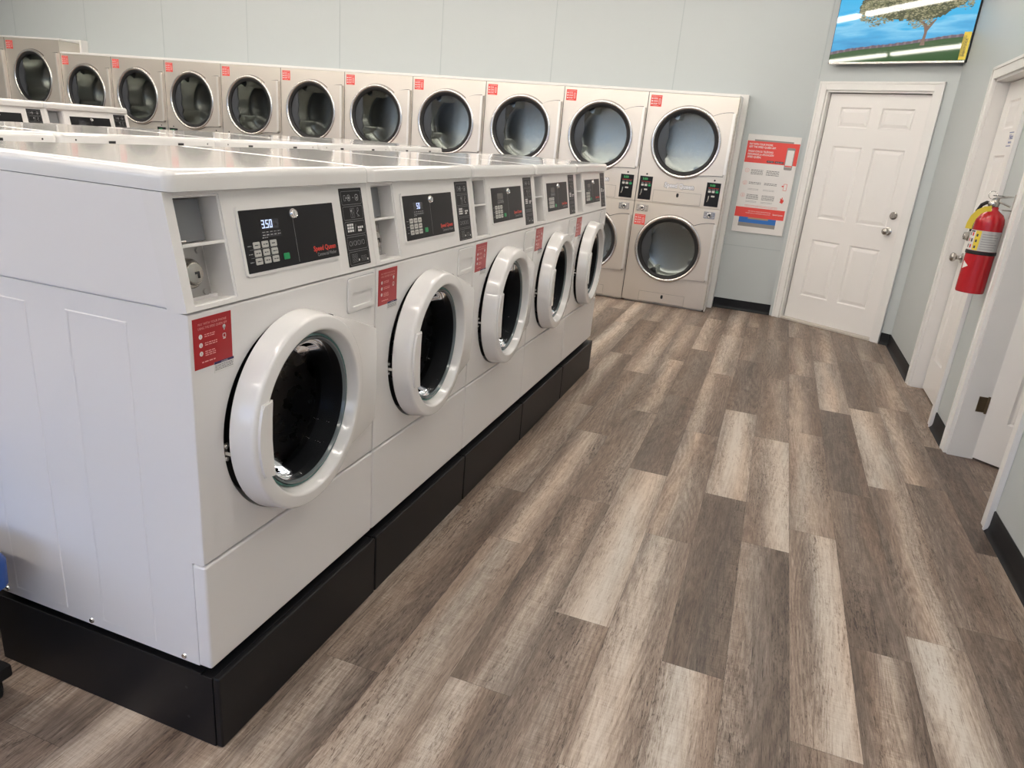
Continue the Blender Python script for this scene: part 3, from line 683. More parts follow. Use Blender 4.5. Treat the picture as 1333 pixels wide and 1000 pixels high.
    for i, y in enumerate((.7905, .7735, .7565)):
        disc(bm, .0295, y, .0048, h, U); text(bm, str(i + 1), .0295, y - .0025, h + .0004, .0068, U, 2, 'CENTER')
        bars(bm, .040, .068 + .005 * (i % 2), [y + .0015, y - .0025] + ([y - .0065] if i == 2 else []), .0018, h, U, 1, i + 3)
    bars(bm, .030, .066, [.7375], .0024, h, U, 1, 21)
    disc(bm, .094, .799, .0042, h, U); flat(bm, [(.0902, .798), (.094, .7905), (.0978, .798)], h, U)
    outline(bm, rrect(.089, .098, .776, .785, .002, 2), .0013, h, U); box(bm, .090, .097, .7735, .775, .0006, h, T=U)
    build(bm, 'sticker_print', [WHITETX, PINKTX, RED], s_)
    bm = bmesh.new(); box(bm, .062, .117, .7075, .7305, .0006, .0011, T=U); s2 = build(bm, 'caution_label', PAPER, root)
    bm = bmesh.new(); box(bm, .062, .117, .7258, .7308, .0011, .0013, T=U); text(bm, 'CAUTION', .0895, .7265, .0017, .0042, U, 1, 'CENTER')
    bars(bm, .064, .115, [.7222, .7192, .7162, .7132], .0011, .0014, U, 2, 5); build(bm, 'caution_print', [PURPLE, WHITETX, DARKTX], s2)
    return root, bz
washer, bz0 = make_washer()
ALL = list(col.objects)
def digits(parent, s, m=None):
    bm = bmesh.new(); seven(bm, s, .2445 if len(s) > 2 else .262, sv(1.1755), .0049, .0170, FS); build(bm, 'display_digits', m or DIGIT, parent)
def place_washer(x, y, z, rz, label, group, dg=None, first=False):
    o = washer if first else copy_tree(washer)
    o.location = (x, y, z); o.rotation_euler = (0, 0, rz); tag(o, label, 'washing machine', group)
    if dg: digits([c for c in o.children if c.name.startswith('display_bezel')][0], dg)
    return o
L1 = ['nearest white front-load washer, display reading 3.50, side panel in full view',
      'white front-load washer second from the camera in the front row, display lit with 50',
      'middle white washer of the five in the front row, display unlit',
      'white front-load washer of the front row, second from its far end',
      'farthest white front-load washer of the front row, next to the last dryers']
pl = []
for i in (1, 2, 3, 4): pl.append((0, (i + .5) * WW, .2, 0, L1[i], 'front row of white washers', '50' if i == 1 else None))
for i in range(5): pl.append((-1.80, (i + .5) * WW, .2, PI, ['second-row white washer seen from behind, its lid cut by the left edge', 'second-row white washer seen from behind, second lid from the left', 'second-row white washer seen from behind, middle of the five lids', 'second-row white washer seen from behind, second lid from the dryers', 'second-row white washer seen from behind, farthest lid near the dryers'][i], 'second row of washers turned away', None))
for i in (3, 4): pl.append((-3.76, (i + .5) * WW, .262, 0, ['white washer of the far left row cut by the left edge, black display strip visible', 'end washer of the far left row, grey coin niche and black display visible'][i - 3], 'far left row of washers', None))
for a in pl: place_washer(*a)
place_washer(0, .5 * WW, .2, 0, L1[0], 'front row of white washers', '3.50', True)
# pedestals
def make_ped(h, nm='washer_pedestal'):
    r = empty(nm); bm = bmesh.new()
    box(bm, -.69, 0, -H + .002, H - .002, 0, h - .004, .002)
    box(bm, -.69, -.03, -H + .002, H - .002, h - .006, h, .001); build(bm, 'base_box', BLKMET, r, 30)
    bm = bmesh.new(); box(bm, .0, .019, -H + .003, H - .003, .001, h - .001, .005, 3); build(bm, 'front_cover', BLKMET, r, 30)
    bm = bmesh.new(); T = frame((1, 0, 0), (0, 0, 1), (0, -1, 0), (0, -H + .002, 0))
    for x, z in ((-.075, .06), (-.075, .145)): disc(bm, x, z, .004, .0006, T); 
    build(bm, 'screw_hole', DARK, r); return r
pd = make_ped(.2); ALL = list(col.objects)
PL = ['black steel pedestal under the nearest washer, its end plate facing the camera', 'black pedestal under the second washer of the front row', 'black pedestal under the middle washer of the front row', 'black pedestal under the fourth washer of the front row', 'black pedestal under the farthest washer of the front row']
for i in range(5):
    o = pd if i == 0 else copy_tree(pd); o.location = (0, (i + .5) * WW, 0); tag(o, PL[i], 'pedestal', 'black pedestals under the front row')
for i in range(5):
    o = copy_tree(pd); o.location = (-1.80, (i + .5) * WW, 0); o.rotation_euler = (0, 0, PI); tag(o, ['hidden black pedestal under the second-row washer nearest the left edge', 'hidden black pedestal under the second washer of the second row', 'hidden black pedestal under the middle washer of the second row', 'hidden black pedestal under the fourth washer of the second row', 'hidden black pedestal under the farthest washer of the second row'][i], 'pedestal', 'pedestals under the second row')
pd3 = make_ped(.262)
ALL = list(col.objects)
for i in (3, 4):
    o = pd3 if i == 3 else copy_tree(pd3); o.location = (-3.76, (i + .5) * WW, 0); tag(o, ['black pedestal under the far left row washer cut by the left edge', 'black pedestal under the end washer of the far left row'][i - 3], 'pedestal', 'pedestals under the far left row')

# ------------------------------------------------------------------ stacked dryers
def make_dryer(wd, Ht, big=False):
    """local: x 0..wd, front at y = 0 facing -Y; heights measured on the rightmost dryer"""
    root = empty('stacked_dryer'); k_ = Ht / 1.888; sx_ = wd / .785
    def z(v): return v * k_
    def u(s): return (.785 - s) * sx_
    bm = bmesh.new()
    box(bm, .004, wd - .004, .018, .365, .03, Ht - .004, .003); box(bm, .02, wd - .02, .05, .365, 0, .03)
    for cx, cz in ((u(.40), z(1.484)), (u(.414), z(.542))): pass
    cab = build(bm, 'cabinet', STEEL, root, 30)
    # the cabinet core is hollow behind each porthole
    me = cab.data; bm = bmesh.new()
    for (x0, x1, y0, y1, z0, z1) in ((.003, .02, .018, .365, .03, Ht - .004), (wd - .02, wd - .003, .018, .365, .03, Ht - .004), (.02, wd - .02, .018, .365, Ht - .02, Ht - .004), (.02, wd - .02, .35, .365, .03, Ht - .02), (.02, wd - .02, .05, .365, 0, .03), (.02, wd - .02, .018, .365, z(.92), z(.97))):
        box(bm, x0, x1, y0, y1, z0, z1)
    bmesh.ops.recalc_face_normals(bm, faces=bm.faces); bm.to_mesh(me); bm.free()
    for (z0, z1, cu, cz, nm, ztab, zbot) in ((z(.9445), Ht - .002, u(.400), z(1.484), 'upper_front_panel', (z(1.757), z(1.200)), 0), (z(.022), z(.9395), u(.414), z(.542), 'lower_front_panel', (z(.815), z(.258)), 0)):
        R = .307 * (1.04 if big else 1)
        bm = bmesh.new(); holed(bm, .002, wd - .002, z0, z1, cu, cz, R - .012, -.02, 0, .003, FY); fp = build(bm, nm, STEEL, root, 40)
        K = FY @ Matrix.Translation((cu, cz, 0))
        bm = bmesh.new(); lathe(bm, [(R, 0), (R + .002, .012), (R - .002, .026), (R - .010, .031), (R - .022, .030), (R - .029, .022), (R - .031, .008), (R - .04, -.01), (R - .012, -.012)], K, 96, close=True)
        up_ = nm.startswith('upper')
        dr = build(bm, 'dryer_door', STEELR, root, 50); tag(dr, 'upper round dryer door' if up_ else 'lower round dryer door')
        bm = bmesh.new(); q = []                     # panel wing toward the handle
        xe = u(.036); a0, a1 = math.radians(50), math.radians(-62)
        P = [((R - .004) * math.cos(a0 + (a1 - a0) * i / 20), (R - .004) * math.sin(a0 + (a1 - a0) * i / 20)) for i in range(21)]
        tz, bz_ = ztab[0] - cz, ztab[1] - cz; e_ = xe - cu; g0_ = P[0]; g1_ = P[-1]
        tops = [(g0_[0] + (e_ - g0_[0]) * t, g0_[1] + (tz - g0_[1]) * (1 - (1 - t) ** 2.2)) for t in [i / 8 for i in range(9)]]
        bots = [(g1_[0] + (e_ - g1_[0]) * t, g1_[1] + (bz_ + .03 - g1_[1]) * (1 - (1 - t) ** 2.6)) for t in [i / 8 for i in range(9)]]
        poly = P[::-1][:-1] + tops + bots[::-1][:-1]
        prism(bm, poly, .001, .024, K, .002); build(bm, 'door_wing', STEEL, dr, 30)
        bm = bmesh.new(); c_ = (sum(p[0] for p in poly) / len(poly), sum(p[1] for p in poly) / len(poly)); prism(bm, [(c_[0] + (p[0] - c_[0]) * 1.024, c_[1] + (p[1] - c_[1]) * 1.018) for p in poly], .0, .0035, K); lathe(bm, [(R, .0005), (R + .0045, .0005), (R + .0045, .004), (R, .005)], K, 96); build(bm, 'seam_shadow', DARK, dr)  # dark slab and ring draw the shadow along the door seam
        bm = bmesh.new(); prism(bm, rrect(e_ + .001, e_ + .025, bz_ + .045, tz - .003, .004, 3), .001, .038, K, .004); build(bm, 'door_handle', STEELH, dr, 40)
        bm = bmesh.new(); lathe(bm, [(R - .030, .020), (R - .034, .023), (R - .052, .018), (R - .060, .008), (R - .056, -.01), (R - .03, -.012)], K, 80, close=True); build(bm, 'door_gasket', RUBBER, dr, 50)
        bm = bmesh.new(); lathe(bm, [(R - .056, .012), (0, .012)], K, 80); build(bm, 'door_glass', GLASSD, dr)
        bm = bmesh.new(); rr = R - .03              # tumbler
        lathe(bm, [(rr, -.02), (rr, -.055), (rr - .01, -.30), (rr - .05, -.315), (0, -.32)], K, 64)
        for i in range(4):
            a = i * PI / 2 + (.5 if up_ else 1.1); prism(bm, [(rr + .004, -.05), (rr - .055, -.012), (rr - .06, 0), (rr - .055, .012), (rr + .004, .05)], -.30, -.06, K @ Matrix.Rotation(a, 4, 'Z'))
        build(bm, 'tumbler', TUMB, root, 50)
        bm = bmesh.new()                             # grey plate visible at the left inside the glass
        P = [((R - .05) * math.cos(math.radians(132 + (235 - 132) * i / 16)), (R - .05) * math.sin(math.radians(132 + (235 - 132) * i / 16))) for i in range(17)]
        P += [(-.168, -.14), (-.155, -.10), (-.175, -.04), (-.160, .04), (-.170, .10)]
        prism(bm, P, -.010, .004, K); build(bm, 'inner_plate', pmat('grey_inner_plate', (.16, .155, .165), .4) if 'grey_inner_plate' not in bpy.data.materials else bpy.data.materials['grey_inner_plate'], dr)
        # red square sticker
        sz = z(1.816) if up_ else z(.780)
        bm = bmesh.new(); box(bm, u(.763), u(.665), sz - .048, sz + .047, 0, .0008, T=FY); s_ = build(bm, 'red_sticker', REDB, fp)
        bm = bmesh.new(); text(bm, 'PAY WITH YOUR PHONE', u(.714), sz + .033, .0014, .0095, FY, 0, 'CENTER', w=.082)
        for i, yy in enumerate((.018, -.004, -.026)): disc(bm, u(.750), sz + yy, .0062, .0013, FY); bars(bm, u(.738), u(.700), [sz + yy + .003, sz + yy - .005], .0034, .0013, FY, 0, i)
        outline(bm, rrect(u(.691), u(.676), sz - .028, sz + .020, .004, 3), .003, .0013, FY); bars(bm, u(.74), u(.69), [sz - .042], .003, .0013, FY, 1, 8)
        build(bm, 'sticker_print', [WHITETX, PINKTX], s_)
        # lint door
        lz = (z(.955), z(1.058)) if up_ else (z(.027), z(.118))
        bm = bmesh.new(); a, b = u(.622), u(.195); box(bm, a, b, lz[0], lz[1], 0, .0025, .0012, T=FY); ld = build(bm, 'lint_door', STEEL, fp, 30)
        bm = bmesh.new(); outline(bm, [(a - .002, lz[0] - .002), (b + .002, lz[0] - .002), (b + .002, lz[1] + .002), (a - .002, lz[1] + .002)], .002, .0004, FY); build(bm, 'seam_line', DARK, ld)
        bm = bmesh.new(); lzc = z(1.031) if up_ else z(.088); prism(bm, rrect(u(.413), u(.392), lzc - .019, lzc + .017, .010, 5), .0025, .008, FY, .002); build(bm, 'latch', RUBBER, ld, 40)
    bm = bmesh.new(); box(bm, -.0012, .0022, -.0008, .016, .02, Ht - .002); build(bm, 'side_seam', DARK, root)
    # controls
    for s0, s1, dg in ((.763, .646, 0), (.158, .036, 1)):
        a, b, c, d = u(s0), u(s1), z(.963), z(1.170)
        bm = bmesh.new(); box(bm, a, b, c, d, 0, .004, .001, T=FY); cp = build(bm, 'control_panel', BLACK, root, 30)
        bm = bmesh.new(); wdt = b - a
        for i in range(3):
            prism(bm, rrect(a + wdt * (.16 + .27 * i), a + wdt * (.36 + .27 * i), z(1.083), z(1.102), .003, 2), .004, .006, FY, .0005, mi=(1 if i == 2 else 0))
            bars(bm, a + wdt * (.16 + .27 * i), a + wdt * (.36 + .27 * i), [z(1.110)], .004, .0045, FY, 3, i)
        prism(bm, rrect(a + wdt * .42, a + wdt * .68, z(1.046), z(1.060), .005, 3), .004, .006, FY, .0005)
        bars(bm, a + wdt * .14, a + wdt * .88, [z(1.122)], .003, .0045, FY, 2, 5)
        text(bm, '3:50', a + wdt * .42, z(1.138), .0046, .026, FY, 4, 'CENTER', w=.045, bold=.02)
        tube(bm, [FY @ Vector((a + wdt * .18, z(1.00), .008)), FY @ Vector((a + wdt * .24, z(1.02), .010)), FY @ Vector((a + wdt * .26, z(1.055), .008))], .006, 8, mi=5)
        build(bm, 'keypad', [KEYM, GREEN, REDTX, GREYTX, DIGITG, CHROME], cp)
        bm = bmesh.new(); disc(bm, (a + b) / 2 + .0, z(1.190), .008, .001, FY); build(bm, 'key_dot', RUBBER, root)
        a, b, c, d = u(s0 - .003), u(s1 + .007), z(.856), z(.917)
        if s0 < .5: a, b = u(.142), u(.044)
        bm = bmesh.new(); prism(bm, rrect(a, b, c, d, .004, 2), 0, .006, FY, .001); K = FY @ Matrix.Translation(((a + b) / 2, (c + d) / 2, 0))
        lathe(bm, [(.024, .006), (.023, .012), (.016, .014), (.014, .010), (0, .010)], K, 20)
        for i in (-1, 1):
            for j in (-1, 1): lathe(bm, [(.006, .006), (.005, .009), (0, .010)], K @ Matrix.Translation((i * .037, j * .022, 0)), 10)
        build(bm, 'coin_drop', CHROME, root, 40)
        bm = bmesh.new(); box(bm, -.003, .010, -.002, .003, .010, .0145, T=K); disc(bm, .0, .0, .009, .0106, K); build(bm, 'keyhole', DARK, root)
    bm = bmesh.new(); text(bm, 'Speed Queen', u(.401), z(1.094), .003, .056, FY, 0, 'CENTER', w=.262 * sx_, bold=.03); lg = build(bm, 'logo', pmat('logo_white', (.85, .84, .86), .4) if 'logo_white' not in bpy.data.materials else bpy.data.materials['logo_white'], root)
    bm = bmesh.new(); text(bm, 'Speed Queen', u(.401), z(1.093), .0015, .058, FY, 0, 'CENTER', w=.270 * sx_, bold=.075); build(bm, 'logo_outline', pmat('logo_dark_print', (.13, .13, .14), .5) if 'logo_dark_print' not in bpy.data.materials else bpy.data.materials['logo_dark_print'], lg)  # dark grey outline printed behind the white letters
    return root
XD, YD, WD = .5091, 5.7976, .7849
dry = make_dryer(WD, 1.888); ALL = list(col.objects)
DL = ['rightmost stacked stainless dryer beside the wall poster, both round doors visible',
      'stacked dryer second from the right, lower door half hidden by the last washer',
      'stacked stainless dryer third from the right, above the far end of the washer lids',
      'stacked stainless dryer fourth from the right, above the middle of the washer lids',
      'stacked stainless dryer fifth from the right',
      'stacked stainless dryer sixth from the right',
      'lower stacked dryer fourth from the taller pair at the left',
      'lower stacked dryer third from the taller pair at the left',
      'lower stacked dryer second from the taller pair at the left',
      'stacked stainless dryer right beside the two taller dryers']
for i in range(10):
    o = dry if i == 0 else copy_tree(dry); o.location = (XD - (i + 1) * WD, YD, 0); tag(o, DL[i], 'dryer', 'stacked dryers along the back wall')
W2 = .905; XT = XD - 10 * WD
big = make_dryer(W2, 2.028, True); ALL = list(col.objects)
for i in range(2):
    o = big if i == 0 else copy_tree(big); o.location = (XT - (i + 1) * W2, YD, 0)
    tag(o, ['taller stacked dryer standing above its neighbours, whole upper door visible', 'taller stacked dryer cut off by the left edge of the photo'][i], 'dryer', 'two taller dryers at the left')
# white trim framing the dryer bank
bm = bmesh.new(); box(bm, XD + .006, XD + .050, 6.07, 6.17, 0, 1.932, .002); box(bm, XT - .0, XD + .006, 6.07, 6.17, 1.894, 1.932, .002); box(bm, XT, XT + .03, 6.07, 6.17, 1.932, 2.068, .002)
box(bm, XL, XT, 6.07, 6.17, 2.034, 2.068, .002); struct(bm, 'trim_4', TRIMW)
bm = bmesh.new(); box(bm, XT - .0, XD - .002, YD + .004, 6.07, 1.8885, 1.906, .001); box(bm, XL, XT, YD + .004, 6.07, 2.029, 2.048, .001); box(bm, XD - .0, XD + .006, 5.83, 6.07, 0.002, 1.90); struct(bm, 'trim_5', TRIMW)

# ------------------------------------------------------------------ poster on the back wall
t = empty('wall_poster', (.838, 6.17, .745)); tag(t, 'white poster with red header and phone picture between dryers and door', 'poster')
hw = .229; bm = bmesh.new(); box(bm, -hw, hw, 0, .87, 0, .016, .002, T=FY); build(bm, 'backing_board', PAPER, t)
bm = bmesh.new(); prism(bm, [(-.225, .140), (.205, .140), (.226, .825), (-.225, .825)], .016, .0175, FY); sh = build(bm, 'sheet', PAPER, t)
bm = bmesh.new(); box(bm, -.180, .150, .055, .140, .016, .0168, T=FY, mi=0); box(bm, -.180, .150, .055, .090, .0168, .0172, T=FY, mi=1); box(bm, -.10, .08, .125, .142, .0168, .0172, T=FY, mi=2)
build(bm, 'picture_below', [BLUEPR, GREYPR, TAN], t)
bm = bmesh.new(); box(bm, -.225, .226, .625, .812, .0175, .018, T=FY); build(bm, 'red_header', REDB, sh); bm = bmesh.new(); box(bm, -.225, .212, .140, .228, .0175, .018, T=FY); build(bm, 'red_footer', REDB, sh)
bm = bmesh.new(); box(bm, -.165, .17, .812, .826, .0175, .018, T=FY); build(bm, 'grey_slot', GREYPR, sh)
bm = bmesh.new(); h = .0186
for i, s in enumerate(('PAY WITH YOUR PHONE.', 'GET THE SPEED QUEEN APP.')): text(bm, s, -.205, .778 - i * .024, h, .023, FY, 0, bold=.02, w=.205 if i == 0 else .235)
for i, s in enumerate(('PAGUE CON SU TELÉFONO.', 'DESCARGUE LA APLICACIÓN', 'SPEED QUEEN.')): text(bm, s, -.205, .716 - i * .025, h, .023, FY, 0, bold=.02, w=(.22, .225, .12)[i])
box(bm, -.03, .03, .636, .652, .018, .0184, T=FY, mi=2); box(bm, .04, .115, .636, .652, .018, .0184, T=FY, mi=2)
text(bm, 'APP STORE', 0, .640, h, .010, FY, 0, 'CENTER', w=.045); text(bm, 'GOOGLE PLAY', .078, .640, h, .010, FY, 0, 'CENTER', w=.062)
for i, y in enumerate((.555, .445, .335)):
    outline(bm, [(-.185 + .018 * math.cos(2 * PI * k / 16), y + .018 * math.sin(2 * PI * k / 16)) for k in range(16)], .0015, h, FY, 1); text(bm, str(i + 1), -.185, y - .008, h, .022, FY, 1, 'CENTER')
    bars(bm, -.150, -.045, [y + .006, y - .006][:2] if i == 1 else [y + .006, y - .006, y - .018, y - .030], .0045, h, FY, 2, i); bars(bm, -.015, .095, [y + .006, y - .006] if i == 1 else [y + .006, y - .006, y - .018, y - .030], .0045, h, FY, 2, i + 5)
    if i > 0: bars(bm, -.150, -.055, [y - .05, y - .059], .003, h, FY, 3, i); bars(bm, -.015, .085, [y - .05, y - .059], .003, h, FY, 3, i + 9)
bars(bm, -.15, .14, [.247, .237], .003, h, FY, 1, 31)
text(bm, 'PAY WITH YOUR SMARTPHONE', -.11, .192, h, .012, FY, 0, w=.20); text(bm, 'PAGUE CON SU TELÉFONO INTELIGENTE', -.13, .175, h, .012, FY, 0, w=.22); text(bm, 'Speed Queen', .11, .180, h, .016, FY, 0, bold=.02, w=.09)
outline(bm, rrect(.155, .185, .405, .465, .005, 3), .003, h, FY, 1); box(bm, .140, .158, .437, .447, .018, .0184, T=FY, mi=1)
prism(bm, [(.148, .300), (.172, .290), (.182, .312), (.178, .330), (.170, .322), (.168, .345), (.161, .345), (.160, .325), (.152, .338), (.148, .334), (.153, .318)], .018, .0184, FY, mi=1)
build(bm, 'lettering', [WHITETX, REDTX, DARKTX, GREYTX], sh)
bm = bmesh.new(); prism(bm, rrect(.125, .195, .585, .775, .01, 4), .018, .021, FY); box(bm, .131, .189, .610, .755, .021, .0214, T=FY, mi=1); box(bm, .131, .189, .613, .623, .0214, .0217, T=FY, mi=2)
build(bm, 'phone_picture', [GREYPR, PAPER, REDB], sh)

# ------------------------------------------------------------------ television
TW, THt = 1.062, .60
tilt = math.radians(.4)
TF = FA @ Matrix.Translation((.118, 2.205, .10)) @ Matrix.Rotation(tilt, 4, 'X')
tv = empty('television'); tv.location = TF @ Vector((TW / 2, 0, 0)); TI = Matrix.Translation(-tv.location)
tag(tv, 'wall-mounted flat television showing a tree on a green hill, tilted down above the white door', 'television')
TL_ = TI @ TF
bm = bmesh.new(); box(bm, 0, TW, 0, THt, -.035, -.002, .004, T=TL_); build(bm, 'casing', BLACK, tv, 40)
bm = bmesh.new(); box(bm, TW / 2 - .2, TW / 2 + .2, .15, .42, -.075, -.03, T=TL_); build(bm, 'wall_bracket', BLKMET, tv)
# picture layers, all on the glass
def scr(name, c, s=1.0):
    m = pmat(name, (.01, .01, .01), .03, spec=.5, emis=c, es=s * .75); return m
def sky_scr():
    m, n, l, b = nmat('screen_sky'); t = n.new('ShaderNodeUVMap'); t.uv_map = 'UVMap'
    mp = n.new('ShaderNodeMapping'); mp.inputs['Scale'].default_value = (1.5, 5, 1); x = n.new('ShaderNodeTexNoise'); x.inputs['Scale'].default_value = 1.6; x.inputs['Detail'].default_value = 4
    l.new(t.outputs[0], mp.inputs[0]); l.new(mp.outputs[0], x.inputs['Vector']); s = n.new('ShaderNodeSeparateXYZ'); l.new(t.outputs[0], s.inputs[0])
    a = n.new('ShaderNodeMath'); a.operation = 'MULTIPLY_ADD'; l.new(x.outputs[0], a.inputs[0]); a.inputs[1].default_value = .9; l.new(s.outputs['Y'], a.inputs[2])
    r = n.new('ShaderNodeValToRGB'); l.new(a.outputs[0], r.inputs[0]); e = r.color_ramp.elements; e[0].position = .45; e[0].color = (.055, .19, .42, 1); e[1].position = 1.2; e[1].color = (.06, .42, .72, 1)
    q = e.new(.75); q.color = (.09, .40, .68, 1); q = e.new(.9); q.color = (.22, .55, .78, 1)
    l.new(r.outputs[0], b.inputs['Emission Color']); b.inputs['Emission Strength'].default_value = .68; b.inputs['Base Color'].default_value = (.01, .01, .01, 1); b.inputs['Roughness'].default_value = .03
    return m
bm = bmesh.new(); uvl = bm.loops.layers.uv.new('UVMap'); m0 = .006
fc = bm.faces.new([bm.verts.new(TL_ @ Vector(p)) for p in ((m0, m0 * 2, 0), (TW - m0, m0 * 2, 0), (TW - m0, THt - m0, 0), (m0, THt - m0, 0))])
for lp, q in zip(fc.loops, ((0, 0), (1, 0), (1, 1), (0, 1))): lp[uvl].uv = q
def P_(u, v): return (m0 + u * (TW - 2 * m0), m0 * 2 + v * (THt - 3 * m0))
rr = random.Random(5)
hill = lambda u: .115 + .175 * u - .05 * (u - .5) ** 2 + .008 * math.sin(u * 9)
N = 60; L_ = [P_(i / N, hill(i / N)) for i in range(N + 1)]
flat(bm, L_[::-1] + [P_(0, 0), P_(1, 0)], .0004, TL_, 1)
wl = [P_(i / N, hill(i / N) + (.022 + .012 * rr.random()) + .006) for i in range(N + 1)]
for i in range(N): flat(bm, [L_[i], L_[i + 1], wl[i + 1], wl[i]], .0003 if i % 2 else .00032, TL_, 2 + (i % 3 == 0))
flat(bm, [P_(.665, .19), P_(.70, .19), P_(.694, .26), P_(.697, .36), P_(.725, .44), P_(.745, .50), P_(.735, .50), P_(.69, .43), P_(.655, .48), P_(.60, .54), P_(.595, .53), P_(.64, .46), P_(.668, .41), P_(.678, .34), P_(.672, .26)], .0008, TL_, 4)
Cr = [(.15,.66),(.20,.60),(.30,.57),(.42,.52),(.52,.50),(.60,.49),(.68,.50),(.76,.52),(.84,.60),(.92,.68),(.98,.78),(.985,.985),(.36,.985),(.30,.90),(.22,.84),(.17,.76)]
Cq = []
for a_, b_ in zip(Cr, Cr[1:] + Cr[:1]):
    for k_ in range(8):
        jt = 0 if a_[1] > .97 else .018; Cq.append((min(.99, a_[0] + (b_[0] - a_[0]) * k_ / 8 + rr.uniform(-jt, jt)), min(.985, a_[1] + (b_[1] - a_[1]) * k_ / 8 + rr.uniform(-jt, jt))))
flat(bm, [P_(*q) for q in Cq], .0009, TL_, 7)
for i in range(3600):
    u = rr.random(); v = rr.random()
    # flat-bottomed wind-swept crown
    lo = .45 + .10 * abs(u - .62) * 1.2 + (.06 if u > .75 else 0) + (.10 * max(0, u - .75) * 4); hi = .64 + .42 * min(1, max(0, (u - .08) / .35))
    if u < .13: continue
    y = lo + (hi - lo) * v ** .9 + .05 * math.sin(u * 17)
    if y > .985: y = .985 - rr.random() * .3
    y += rr.uniform(-.02, .02); x = u * .90 + .06; r_ = rr.uniform(.004, .011)
    if not (.02 < x < .98 and y < .98): continue
    if rr.random() < .10: continue
    k_ = rr.randint(4, 6); ph = rr.random() * 6; x0, y0 = P_(x, y)
    flat(bm, [(x0 + r_ * (1.5 if j % 2 else .8) * math.cos(ph + 2 * PI * j / k_), y0 + r_ * .55 * (1.3 if j % 2 else .7) * math.sin(ph + 2 * PI * j / k_)) for j in range(k_)], .0010 + .0000003 * i, TL_, 5 + (rr.random() < .45) + (rr.random() < .25))
build(bm, 'screen', [sky_scr(), scr('screen_grass', (.035, .085, .03)), scr('screen_stone', (.13, .095, .12)), scr('screen_stone_light', (.20, .15, .17)), scr('screen_bark', (.20, .13, .10)), scr('screen_leaf', (.17, .17, .09)), scr('screen_leaf_light', (.30, .28, .17)), scr('screen_leaf_dark', (.08, .085, .05))], tv)
bm = bmesh.new(); box(bm, .01, TW - .01, -.001, .013, -.002, .003, .001, T=TL_); build(bm, 'lower_bezel', NICKEL, tv, 40)
bm = bmesh.new(); box(bm, TW - .058, TW - .008, .018, .205, .0024, .0032, T=TL_); el = build(bm, 'energy_label', YELLOW, tv)
bm = bmesh.new(); K = TL_ @ frame((0, 1, 0), (-1, 0, 0), (0, 0, 1), (TW - .014, .03, .0038))
text(bm, 'ENERGYGUIDE', .01, .010, 0, .022, K, bold=.02, w=.12); bars(bm, .01, .15, [.022, .030, .037], .003, 0, K, 0, 2); build(bm, 'label_print', DARKTX, el)

# ------------------------------------------------------------------ fire extinguisher on the wall between the doors
EX, EY, EZ, ER = 2.000, 3.275, .845, .066
t = empty('fire_extinguisher', (EX, EY, EZ)); tag(t, 'red fire extinguisher with silver label and yellow tag between the two right-hand doors', 'fire extinguisher')
bm = bmesh.new(); lathe(bm, [(0, .006), (ER - .012, .004), (ER - .003, 0), (ER, .006), (ER, .355), (ER - .004, .375), (ER - .014, .395), (.030, .412), (.022, .418), (.021, .432), (0, .432)], None, 48); build(bm, 'cylinder', EXTRED, t, 50)
# label wrapped over the side facing the room / camera
la, lb = math.radians(170), math.radians(330)
bm = bmesh.new(); lathe(bm, [(ER + .0006, .215), (ER + .0006, .315)], None, 30, a0=la, a1=lb); lb_ = build(bm, 'silver_label', SILVER, t, True)
def wrap(bm, a0, a1, z0, z1, mi, off=.0012):
    lathe(bm, [(ER + off, z0), (ER + off, z1)], None, 8, a0=math.radians(a0), a1=math.radians(a1), mi=mi)
bm = bmesh.new(); wrap(bm, 216, 240, .217, .313, 0); wrap(bm, 170, 216, .217, .313, 1)
for i, z_ in enumerate((.290, .262, .232)): wrap(bm, 222, 230, z_ - .006, z_ + .007, 2, .0016)
for i in range(3):
    for j, a in enumerate((184, 200)): wrap(bm, a, a + 9, .225 + i * .030, .242 + i * .030, 3 if (i + j) % 2 else 2, .0016)
wrap(bm, 186, 212, .304, .311, 2, .0016)
for i in range(7): wrap(bm, 246, 300 + (i % 3) * 6, .224 + i * .012, .228 + i * .012, 4, .0012)
build(bm, 'label_print', [YELLOW, PAPER, DARKTX, REDTX, GREYTX], lb_, True)
bm = bmesh.new(); lathe(bm, [(ER + .001, .196), (ER + .003, .199), (ER + .003, .211), (ER + .001, .214)], None, 48, close=True); build(bm, 'rubber_band', RUBBER, t, 40)
bm = bmesh.new(); k_ = 10
for (a0, z0, a1, z1, a2, z2) in ((192, .118, 192, .158, 222, .136),):
    V = [bm.verts.new(((ER + .0008) * math.cos(math.radians(a)), (ER + .0008) * math.sin(math.radians(a)), z)) for a, z in ((a0, z0), (a0 + 12, z0 + .006), (a2, z2), (a1 + 12, z1 - .008), (a1, z1))]
    bm.faces.new(V)
build(bm, 'paper_flag', PAPER, t)
bm = bmesh.new(); lathe(bm, [(.017, .432), (.020, .436), (.020, .452), (.015, .458), (.015, .474), (0, .476)], None, 24)
lathe(bm, [(.0, .0), (.016, .0), (.017, .010), (.012, .014), (0, .014)], frame((0, 0, 1), (math.sin(-.9), math.cos(-.9), 0), (-math.cos(-.9), math.sin(-.9), 0), (-.014, -.012, .446)), 20)
build(bm, 'valve', NICKEL, t, 40)
bm = bmesh.new(); tube(bm, [(-.01, .0, .470), (.03, .002, .480), (.066, .004, .486)], [.006, .005, .004], 8); box(bm, -.02, .072, -.008, .008, .484, .490, .002)
tube(bm, [(.0, 0, .462), (.035, .0, .452), (.068, .0, .440)], .005, 8); build(bm, 'lever', CHROME, t, 40)
